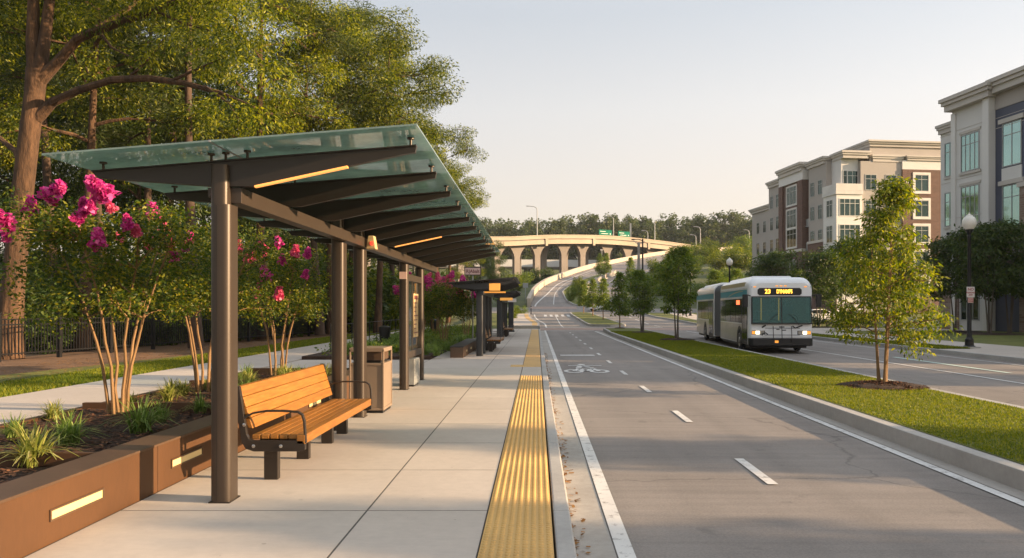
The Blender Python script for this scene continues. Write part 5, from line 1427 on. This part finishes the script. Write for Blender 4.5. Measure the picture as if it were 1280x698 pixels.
myrtle('largest crepe myrtle with magenta flower heads, nearest in the brown planter', l1, 21, fl_px(l1, [(62,246,1.1,B),(38,262,.8,B),(8,280,1.0,B),(132,243,1.25,B),(96,274,.75,B),(112,262,.7,B),(122,304,.9,B),(8,300,.5,B),(160,283,.7,B),(170,292,.6,Pk),(105,258,.6,B),(140,262,.6,Pk)], 1), H=2.8, spread=1.12, leaves=15500)
l2 = (-5.25,12.0,.27)
myrtle('second crepe myrtle, partly hidden by the nearest shelter column', l2, 22, fl_px(l2, [(192,270,1.0,B),(197,296,.7,B),(219,323,.8,B),(206,290,.8,Pk),(185,310,.6,Pk),(212,305,.8,Pk),(232,312,.6,B),(238,300,.7,B),(150,300,.6,Pk)], 2), H=2.85, spread=1.15, leaves=12500)
l3 = (-5.1,15.0,.27)
myrtle('third crepe myrtle with scattered coral flower heads, seen above the bench', l3, 23, fl_px(l3, [(299,312,.9,Pk),(330,311,.8,Pk),(349,305,.8,B),(316,322,.8,Pk),(368,318,.9,Pk),(352,328,.8,B),(333,346,1.1,B),(318,367,1.0,Pk),(348,371,1.0,Pk),(384,320,.8,B),(381,346,.7,B),(309,325,.8,Pk),(330,318,.7,Pk)], 3), H=2.75, spread=1.05, leaves=12000)
G2 = 'crepe myrtles behind the second shelter'
rs = np.random.RandomState(9)
for lab, loc, seed, sc in (('crepe myrtle with faded pink top, left of the second shelter', (-3.6,29.5,.1), 24, 1.0), ('crepe myrtle with pink tips just behind the map case', (-4.9,32.0,.1), 25, 1.02), ('crepe myrtle in the bed beyond the map case, farther back', (-5.2,39.0,.1), 26, 1.05), ('crepe myrtle almost hidden behind the second shelter columns', (-3.5,37.5,.1), 27, .95)):
    fl_ = [(rs.uniform(-.95,.95), rs.uniform(-.9,.3), rs.uniform(2.0,2.75), rs.uniform(1.0,1.7), B if rs.rand() < .6 else Pk) for _ in range(12)]
    myrtle(lab, loc, seed, fl_, H=2.75, spread=1.15, leaves=6000, group=G2, scale=sc, size=.085)

# --- ornamental grass clumps
def grass_clump_arr(seed, n, L, spread=.5):
    rs = np.random.RandomState(seed); V = []
    for i in range(n):
        a = rs.rand()*2*PI; l = L*(.6+.5*rs.rand()); lean = .35+1.15*rs.rand(); b = Vector((rs.normal()*.035, rs.normal()*.035, 0))
        d = Vector((math.cos(a), math.sin(a), 0)); s_ = Vector((-d.y, d.x, 0)); w = .0065+.004*rs.rand()
        pts = []
        for j in range(5):
            t = j/4; pts.append(b+d*(l*lean*.55*t**1.4)+Vector((0,0,l*(t*.95-.55*lean*t*t))))
        for j in range(4):
            w0, w1 = w*(1-.8*(j/4)**2), w*(1-.8*((j+1)/4)**2)
            V.append([pts[j]-s_*w0, pts[j]+s_*w0, pts[j+1]+s_*w1, pts[j+1]-s_*w1])
    return np.array([[tuple(p) for p in q] for q in V])
cl = {}
def clump(kind, loc, sc, rz, label, grp):
    m_ = 'liriope' if kind == 0 else 'liriope_green'
    if kind not in cl:
        t = thing('grass_clump', label, 'ornamental grass', loc, rz, grp, sc)
        V = grass_clump_arr(31+kind, 170, .52)
        F = np.arange(V.shape[0]*4).reshape(-1,4)
        # weld blades so each blade is one island
        Vw = V.reshape(-1,4,4,3); vv = []; ff_ = []
        for bld in Vw:
            o0 = len(vv); vv += [bld[0][0], bld[0][1]]
            for j in range(4): vv += [bld[j][3], bld[j][2]]; ff_.append((o0+2*j, o0+2*j+1, o0+2*j+3, o0+2*j+2))
        np_mesh('blades', vv, ff_, M[m_], t); cl[kind] = t; return t
    return dup(cl[kind], loc, rz, label, grp, sc)
gl_ = [(44,583,0,1.0,'large yellow-green grass clump nearest the front of the planter'),(86,556,1,.85,'green grass clump right of the largest yellow one'),(66,524,0,.62,'small pale grass clump left of the first crepe myrtle stems'),(18,548,1,.62,'small grass clump at the left edge of the planter'),(176,540,1,.95,'broad green grass clump in front of the first crepe myrtle'),(200,526,1,.62,'upright green grass clump right of the broad one'),(210,502,0,.70,'tall pale grass clump by the second divider'),(163,507,0,.50,'little grass clump just right of the first crepe myrtle stems'),(250,516,1,.62,'bright green clump left of the nearest shelter column')]
for i, (pxl, py, kd, s_, lab) in enumerate(gl_):
    Y = 950*(1.6-.27)/(py-385); clump(kd, ((pxl-671)*Y/950, Y, .26), s_*1.12, i*1.7, lab, 'grass clumps in the planter')
G3 = 'grass tufts behind the bench'
rs = np.random.RandomState(17)
for i in range(26):
    Y = rs.uniform(11.0,15.4); clump(0 if rs.rand() < .7 else 1, (rs.uniform(-5.7,-3.75), Y, .26), rs.uniform(.55,.85), rs.rand()*6, 'one of the low grass tufts filling the planter behind the bench', G3)
for i in range(70):
    clump(1, (rs.uniform(-6.8,-3.0), rs.uniform(23.8,36), .1), rs.uniform(.75,1.15), rs.rand()*6, 'one of the green border plants in the bed left of the second shelter', 'border plants left of the second shelter')
# low ground cover in the far bed
cs = [(rs.uniform(-6.9,-3.4), rs.uniform(24,54), .2) for _ in range(260)]
stuff(leaves_obj('ground_cover', leaf_arrays(rs, cs, [.42]*260, 16000, .10, .5, .55, .0, .5, .5), M['leaf_street'], None))

# --- street and median trees
gold_kw = dict(H=4.2, r0=.034, zc=.95, spread=1.04, nl=46, leaves=13500, size=.086, clump=(.16,.29), prof='cone', wid=.36, droop=.45, sub=4, up=.42, shell=.5, stems=3, flat=.8, wobt=.006)
gt = make_tree('median_tree', 'sunlit yellow-green three-stemmed tree in a mulch ring on the median', 'tree', (6.82,15.0,.06), 57, 'bark_smooth', 'leaf_gold', **gold_kw)
G4 = 'trees on the median'
stk = dict(H=4.5, r0=.045, zc=1.35, spread=.85, nl=30, leaves=6000, size=.14, clump=(.17,.36), prof='oval', wid=.42, droop=.3, sub=3, up=.45, shell=.45, stems=3, flat=.8, wobt=.008)
s1 = make_tree('median_tree', 'dark green multi-stem median tree just left of the bus', 'tree', (6.75,36.6,.06), 52, 'bark_grey', 'leaf_street', group=G4, **stk)
s2 = dup(s1, (6.6,47.5,.06), 2.0, 'two-stemmed green median tree, second left from the bus', G4, (1.12,1.12,.87))
slim = dict(H=4.3, r0=.055, zc=1.1, spread=.85, nl=18, leaves=3600, size=.17, clump=(.22,.40), prof='cone', wid=.42, droop=.3, sub=2, up=.5, shell=.5, stems=1, flat=.85, wobt=.01)
s3 = make_tree('median_tree', 'slim pale young tree at the tip of the near median', 'tree', (6.25,57.2,.06), 53, 'bark_smooth', 'leaf_street', group=G4, **slim)
for px_, Y, lab, s_ in ((754,82,'nearest slim tree on the second median island',1.05),(741,91,'middle slim tree on the second median island',1.05),(729.5,98,'farthest slim tree on the second median island, by the shrubs',1.0)):
    dup(s3, ((px_-671)*Y/950, Y, RZ(Y)+.2), Y, lab, G4, s_)
for px_, Y, lab in ((750,182,'left of two slim trees beside the second roadway up the hill'),(758,186,'right of two slim trees beside the second roadway up the hill'),(788,160,'slim tree against the pale roadway, below the tall poles')):
    x = (px_-671)*Y/950; dup(s3, (x,Y,max(G(x,Y),RZ(Y))), Y, lab, 'slim trees on the ramp', 1.5)
for i, (x, y, r) in enumerate(((6.82,15.0,.78),(6.75,36.6,.85),(6.6,47.5,.75),(6.25,57.2,.4),(27.8,50.5,1.6),(27.4,46,1.7))):
    k = MB(); n = 26; zb = .052 if y < 60 and x < 10 else Z0(y)+.0
    rs2 = np.random.RandomState(60+i); ed = [1+.08*rs2.normal() for _ in range(n)]
    rings = [[(x+r*q*ed[j]*math.cos(2*PI*j/n), y+r*q*ed[j]*math.sin(2*PI*j/n), zb+h) for j in range(n)] for q, h in ((1.0,0),(.82,.05),(.5,.075),(.05,.085))]
    k.loft(rings, cap=True); o_ = k.build('mulch_ring', M['mulch'], smooth=True); struct(o_)
def ring_chips(name, x, y, r, n, z, seed):
    rs = np.random.RandomState(seed); a = rs.rand(n)*2*PI; q = r*np.sqrt(rs.rand(n))*1.06
    c = np.stack([x+q*np.cos(a), y+q*np.sin(a), z+.085*(1-(q/r)**2).clip(0,1)], 1); b = rs.rand(n)*2*PI
    d = np.stack([np.cos(b),np.sin(b),rs.normal(size=n)*.3],1)*(.012+.02*rs.rand(n))[:,None]; s_ = np.stack([-np.sin(b),np.cos(b),rs.normal(size=n)*.4],1)*.009
    V = np.stack([c-d-s_,c+d-s_,c+d+s_,c-d+s_],1); V[:,:,2] += .008
    stuff(np_mesh(name, V, np.arange(4*n).reshape(-1,4), M['chips']))
ring_chips('bark_chips', 6.82, 15.0, .78, 2600, .055, 8)
ring_chips('bark_chips', 6.75, 36.6, .85, 900, .055, 9)
# right-hand pavement trees, in shade
dk = dict(H=6.2, r0=.06, zc=2.2, spread=2.0, nl=26, leaves=9000, size=.21, clump=(.4,.7), prof='oval', wid=.42, droop=.3, sub=3, up=.45, shell=.42, stems=3, flat=.75, wobt=.008)
G5 = 'dark multi-stem trees in front of the office building'
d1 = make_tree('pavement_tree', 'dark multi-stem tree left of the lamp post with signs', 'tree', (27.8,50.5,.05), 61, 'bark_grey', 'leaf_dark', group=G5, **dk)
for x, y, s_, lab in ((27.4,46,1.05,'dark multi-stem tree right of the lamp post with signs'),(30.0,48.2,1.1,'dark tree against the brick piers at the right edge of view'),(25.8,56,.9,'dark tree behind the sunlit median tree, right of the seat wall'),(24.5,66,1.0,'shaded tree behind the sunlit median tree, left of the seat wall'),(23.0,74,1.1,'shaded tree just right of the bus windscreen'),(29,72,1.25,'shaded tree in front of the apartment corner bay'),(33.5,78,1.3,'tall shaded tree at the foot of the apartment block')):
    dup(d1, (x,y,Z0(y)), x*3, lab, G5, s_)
for x, y, s_, lab in ((20.5,87,1.05,'bright green tree behind the bus roof, left'),(24,92,1.1,'bright green tree behind the bus roof, right'),(29,98,1.2,'bright green tree at the corner of the apartment block'),(33.0,96,1.1,'leafy tree under the apartment brick bay')):
    dup(s1, (x,y,Z0(y)), x*2, lab, 'green trees between bus and apartments', s_*1.15)
# street trees just outside the view on the right; their crowns shade the road
col_kw = dict(H=5.5, r0=.08, zc=1.8, spread=.95, nl=26, leaves=6000, size=.21, clump=(.35,.6), prof='oval', wid=.42, droop=.3, sub=3, up=.6, shell=.42, stems=1, flat=.85, wobt=.006)
G7 = 'street trees on the right-hand pavement'
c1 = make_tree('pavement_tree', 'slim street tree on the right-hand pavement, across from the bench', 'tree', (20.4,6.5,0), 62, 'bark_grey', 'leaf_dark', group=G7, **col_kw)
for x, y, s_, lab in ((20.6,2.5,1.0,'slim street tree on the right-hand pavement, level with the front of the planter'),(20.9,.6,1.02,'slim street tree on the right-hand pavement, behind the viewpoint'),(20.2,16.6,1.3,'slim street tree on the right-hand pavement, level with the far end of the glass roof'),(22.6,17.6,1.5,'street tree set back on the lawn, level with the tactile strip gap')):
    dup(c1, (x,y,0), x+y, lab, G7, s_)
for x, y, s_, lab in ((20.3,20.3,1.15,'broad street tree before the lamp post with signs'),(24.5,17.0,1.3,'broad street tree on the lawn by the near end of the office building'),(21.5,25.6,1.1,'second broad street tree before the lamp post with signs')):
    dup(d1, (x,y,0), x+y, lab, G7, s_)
# green slope right of the ramp
G6 = 'shrubs on the green slope by the ramp'
i = 0
sl = [(812,150,'green',2.0),(822,170,'lit',2.6),(836,150,'green',2.2),(850,180,'lit',3.0),(866,160,'green',2.4),(880,185,'lit',3.2),(897,165,'gold',2.6),(915,190,'gold',3.4),(905,140,'green',2.4),(925,160,'lit',3.0),(945,175,'green',3.2),(960,150,'green',2.6),(860,215,'lit',3.0),(890,225,'lit',3.2),(925,225,'green',3.6),(950,215,'lit',3.6),(840,205,'lit',2.4),(872,200,'green',2.6),(826,135,'green',1.6),(848,128,'green',1.8),(880,125,'green',1.9),(980,180,'green',3.4),(1000,150,'green',3.0)]
for px_, Y, kd, s_ in sl:
    x = (px_-671)*Y/950
    shrub(kd, (x,Y,G(x,Y)-.2), {'green':'one of the mid-green bushes massed on the slope','lit':'one of the bright bushes massed on the slope','gold':'one of the golden bushes at the top of the slope'}[kd], s_*.72, i*1.7, G6+' ('+kd+')'); i += 1
# shrubs on the ramp island
for px_, Y, kd, s_, lab in ((714,126,'green',.95,'dark columnar bush at the near end of the ramp island'),(719,135,'gold',1.05,'golden bush on the ramp island, left'),(731,140,'gold',.95,'golden columnar bush on the ramp island, right'),(725,133,'lit',.9,'bright bush in the middle of the ramp island'),(722,150,'lit',1.0,'bush at the back of the ramp island')):
    x = (px_-671)*Y/950; shrub(kd, (x,Y,RZ(Y)+.2), lab, (s_*.62,s_*.62,s_*1.25), Y, 'bushes on the ramp island')
# bushes left of the ramp, under the flyover
for px_, Y, kd, s_, lab in ((641,86,'lit',.85,'bush behind the totem post at the junction corner'),(650,98,'green',.8,'bush on the corner lawn right of the totem post'),(652,170,'green',2.0,'bush at the foot of the left bridge pier'),(668,190,'dark',2.0,'dark bush between the first bridge piers'),(684,205,'dark',2.0,'dark bush just above the ramp barrier'),(640,160,'lit',2.2,'bright bush left of the bridge piers'),(630,128,'green',1.5,'bush seen through the far shelter'),(700,228,'green',2.0,'bush behind the barrier at mid ramp'),(722,236,'green',2.0,'bush behind the barrier, right of mid ramp')):
    x = (px_-671)*Y/950; shrub(kd, (x,Y,G(x,Y)), lab, s_*.8, Y, None)
# hedge in front of the office building
hd = thing('hedge', 'long dark clipped hedge at the foot of the office building', 'hedge', (22,63.5,Z0(63.5)))
rs = np.random.RandomState(6); cs = [(rs.uniform(0,9), rs.uniform(-.5,.5), rs.uniform(.3,.95)) for _ in range(90)]
leaves_obj('foliage', leaf_arrays(rs, cs, [.5]*90, 7000, .13, .5, .8, .1, .5, .4), M['leaf_dark'], hd)
k = MB()
for i in range(10): k.tube([(i*.95+.3,0,0),(i*.95+.35,.05,.8)], .03, 5)
k.build('stem', M['bark_grey'], hd)

# --- far wood behind the flyover: one mass
rs = np.random.RandomState(42); allV = []
for i in range(540):
    x = rs.uniform(-120,190); y = rs.uniform(330,430); z = G(x,y); h = rs.uniform(18,21)*(1.0 if x > 10 else .92)
    r = rs.uniform(2.6,4.2); m = 12
    cs = [(x+rs.normal()*r*.45, y+rs.normal()*r*.4, z+h*(.08+.80*rs.rand())) for _ in range(m)]; cs.append((x,y,z+h*.93))
    allV.append(leaf_arrays(rs, cs, [r*.5]*(m+1), 760, 1.0, .55, .8, .2, .5, .4))
stuff(leaves_obj('far_wood', np.concatenate(allV, 0), M['leaf_pine'], None))

# --- turf blades and litter
def turf(name, n, fx, fy, fz, L, seed, m_='grass_blade', bias=1.0, w=.006):
    rs = np.random.RandomState(seed); y = fy(rs.rand(n)**bias); x = fx(rs.rand(n), y); z = fz(x,y)
    c = np.stack([x,y,z],1); a = rs.rand(n)*2*PI; s_ = np.stack([np.cos(a),np.sin(a),np.zeros(n)],1)*(w*(1+y/14))[:,None]
    l = (L*(.5+.8*rs.rand(n)))[:,None]; d = np.stack([rs.normal(size=n)*.4, rs.normal(size=n)*.4, np.ones(n)],1)*l
    V = np.stack([c-s_, c+s_, c+d],1)
    return stuff(np_mesh(name, V, np.arange(3*n).reshape(-1,3), M[m_]))
turf('median_turf', 170000, lambda r,y: 4.83+(7.42-4.83+.1*(y>40))*r, lambda r: 6.0+44*r, lambda x,y: np.full(len(x),.05), .030, 1, bias=1.9, w=.0045)
turf('verge_turf', 26000, lambda r,y: 15.55+1.45*r, lambda r: 29.8+40*r, lambda x,y: np.full(len(x),-.005), .07, 2, bias=1.4)
turf('lawn_turf', 50000, lambda r,y: -9.55-1.9*r, lambda r: 11+42*r, lambda x,y: np.full(len(x),-.012), .06, 3, bias=1.5)
flat_chips('fallen_leaves', 520, lambda r: .275+.11*r**2.2, lambda r: 3.5+26*r**1.3, -.146, L=(.02,.055), W=.6, matn='litter', seed=12)
flat_chips('straw_litter', 9000, lambda r: -14.5+3.4*r, lambda r: 11+36*r**1.3, -.018, L=(.05,.14), W=.10, matn='litter', seed=13)
# ------------------------------------------------------------------ evening haze
hm = bpy.data.materials.new('haze_air'); hm.use_nodes = True
hn = hm.node_tree; hn.nodes.clear()
ho = hn.nodes.new('ShaderNodeOutputMaterial'); hv = hn.nodes.new('ShaderNodeVolumePrincipled')
hv.inputs['Color'].default_value = (.86,.90,.95,1); hv.inputs['Density'].default_value = .00016; hv.inputs['Anisotropy'].default_value = .2
hn.links.new(hv.outputs[0], ho.inputs['Volume'])
k = MB(); k.box(-1700,1700,-350,2050,-2.5,62); stuff(k.build('haze', hm))
scene.cycles.volume_bounces = 0
# ------------------------------------------------------------------ what each piece of ground is
GROUND = {
 'terrain': ('rough grassy land rolling away to the wood on the horizon','terrain'),
 'road': ('wide pale asphalt carriageway running ahead and climbing the ramp','road'),
 'side_street': ('asphalt side street leaving to the left at the junction','road'),
 'cross_street': ('asphalt street joining from the right at the junction','road'),
 'gutter': ('pale concrete gutter with dry leaves below the platform kerb','gutter'),
 'median_gutter': ('clean concrete gutter along the near median kerb','gutter'),
 'crossing_band': ('pinkish paver crossing bands across the carriageways','crossing'),
 'road_markings': ('worn white lane lines and dashes on the asphalt','road marking'),
 'lane_marking': ('short pale green line in the lane before the lamp post','road marking'),
 'bicycle_marking': ('white bicycle symbol and bar painted in the lane','road marking'),
 'sidewalk': ('sunlit concrete slabs of the platform in front of the bench','pavement'),
 'sidewalk.001': ('grey shaded concrete slabs of the platform by the charcoal shelters','pavement'),
 'sidewalk.002': ('concrete slabs linking the platform to the path past the brown planter','pavement'),
 'sidewalk.003': ('concrete slabs linking path and platform by the crossing','pavement'),
 'sidewalk.004': ('plain slabs filling the gap between the two yellow tactile strips','pavement'),
 'sidewalk.005': ('plain slabs at the far end of the ribbed tactile strip','pavement'),
 'sidewalk.006': ('short concrete pavement beyond the crossing band on the left','pavement'),
 'joint_bed': ('dark bed showing in the joints between the platform slabs','pavement joint'),
 'path': ('concrete path between the lawn strip and the planting','path'),
 'path.001': ('widened concrete path directly behind the brown planter','path'),
 'kerb': ('concrete kerb stones along the yellow tactile strip','kerb'),
 'kerb.001': ('kerb of the left pavement beyond the crossing band','kerb'),
 'kerb.002': ('kerb of the right-hand pavement beyond the bus','kerb'),
 'tactile_paving': ('yellow tactile warning strip along the platform edge','tactile paving'),
 'tactile_domes': ('raised yellow domes on the nearest tactile strip','tactile paving'),
 'tactile_ribs': ('raised yellow ribs on the farther tactile strip','tactile paving'),
 'median_kerb': ('kerb around the near median with the yellow-green tree','kerb'),
 'median_ground': ('lawn surface of the near median beside the bus','lawn'),
 'median_kerb.001': ('kerb around the second median island past the crossing','kerb'),
 'median_ground.001': ('lawn of the second median island with slim trees','lawn'),
 'median_kerb.002': ('kerb around the planted island on the ramp','kerb'),
 'median_ground.002': ('grass of the planted island on the ramp','lawn'),
 'verge': ('green lawn on the right in front of the buildings','lawn'),
 'pavement': ('right-hand concrete pavement carrying the lamp post with signs','pavement'),
 'plaza_path': ('pale path crossing the lawn before the office building','path'),
 'planting_bed': ('mulched bed under the clipped hedge by the office','planting bed'),
 'planting_bed.001': ('mulched bed of border plants left of the second shelter','planting bed'),
 'forest_floor': ('dark leaf litter ground under the wood','forest floor'),
 'pine_straw_bed': ('reddish pine straw bed along the picket fence','planting bed'),
 'lawn_strip': ('narrow lawn strip between path and pine straw','lawn'),
 'lawn_strip.001': ('corner lawn beyond the totem post','lawn'),
 'bark_chips': ('reddish bark chips scattered in the brown planter','bark chips'),
 'bark_chips.001': ('bark chips around the sunlit yellow-green median tree','bark chips'),
 'bark_chips.002': ('bark chips around the median tree left of the bus','bark chips'),
 'ground_cover': ('low leafy ground cover in the bed by the second shelter','ground cover'),
 'mulch_ring': ('mulch ring under the sunlit yellow-green median tree','mulch'),
 'mulch_ring.001': ('mulch ring under the median tree just left of the bus','mulch'),
 'mulch_ring.002': ('mulch ring under the second median tree from the bus','mulch'),
 'mulch_ring.003': ('small mulch ring at the tip of the near median','mulch'),
 'mulch_ring.004': ('mulch ring under the dark tree left of the signed lamp post','mulch'),
 'mulch_ring.005': ('mulch ring under the dark tree right of the signed lamp post','mulch'),
 'far_wood': ('dark band of far wood behind the flyover','wood'),
 'median_turf': ('short sunlit grass blades on the near median','grass'),
 'verge_turf': ('grass blades on the narrow verge along the right-hand kerb','grass'),
 'lawn_turf': ('grass blades on the lawn strip beside the path','grass'),
 'fallen_leaves': ('dry brown leaves gathered in the gutter by the tactile strip','fallen leaves'),
 'straw_litter': ('loose pine straw lying along the picket fence','pine straw'),
 'haze': ('thin warm evening haze over the whole street','haze'),
}
for nm_, (lb_, ct_) in GROUND.items():
    if nm_ in bpy.data.objects: tag(bpy.data.objects[nm_], lb_, ct_)
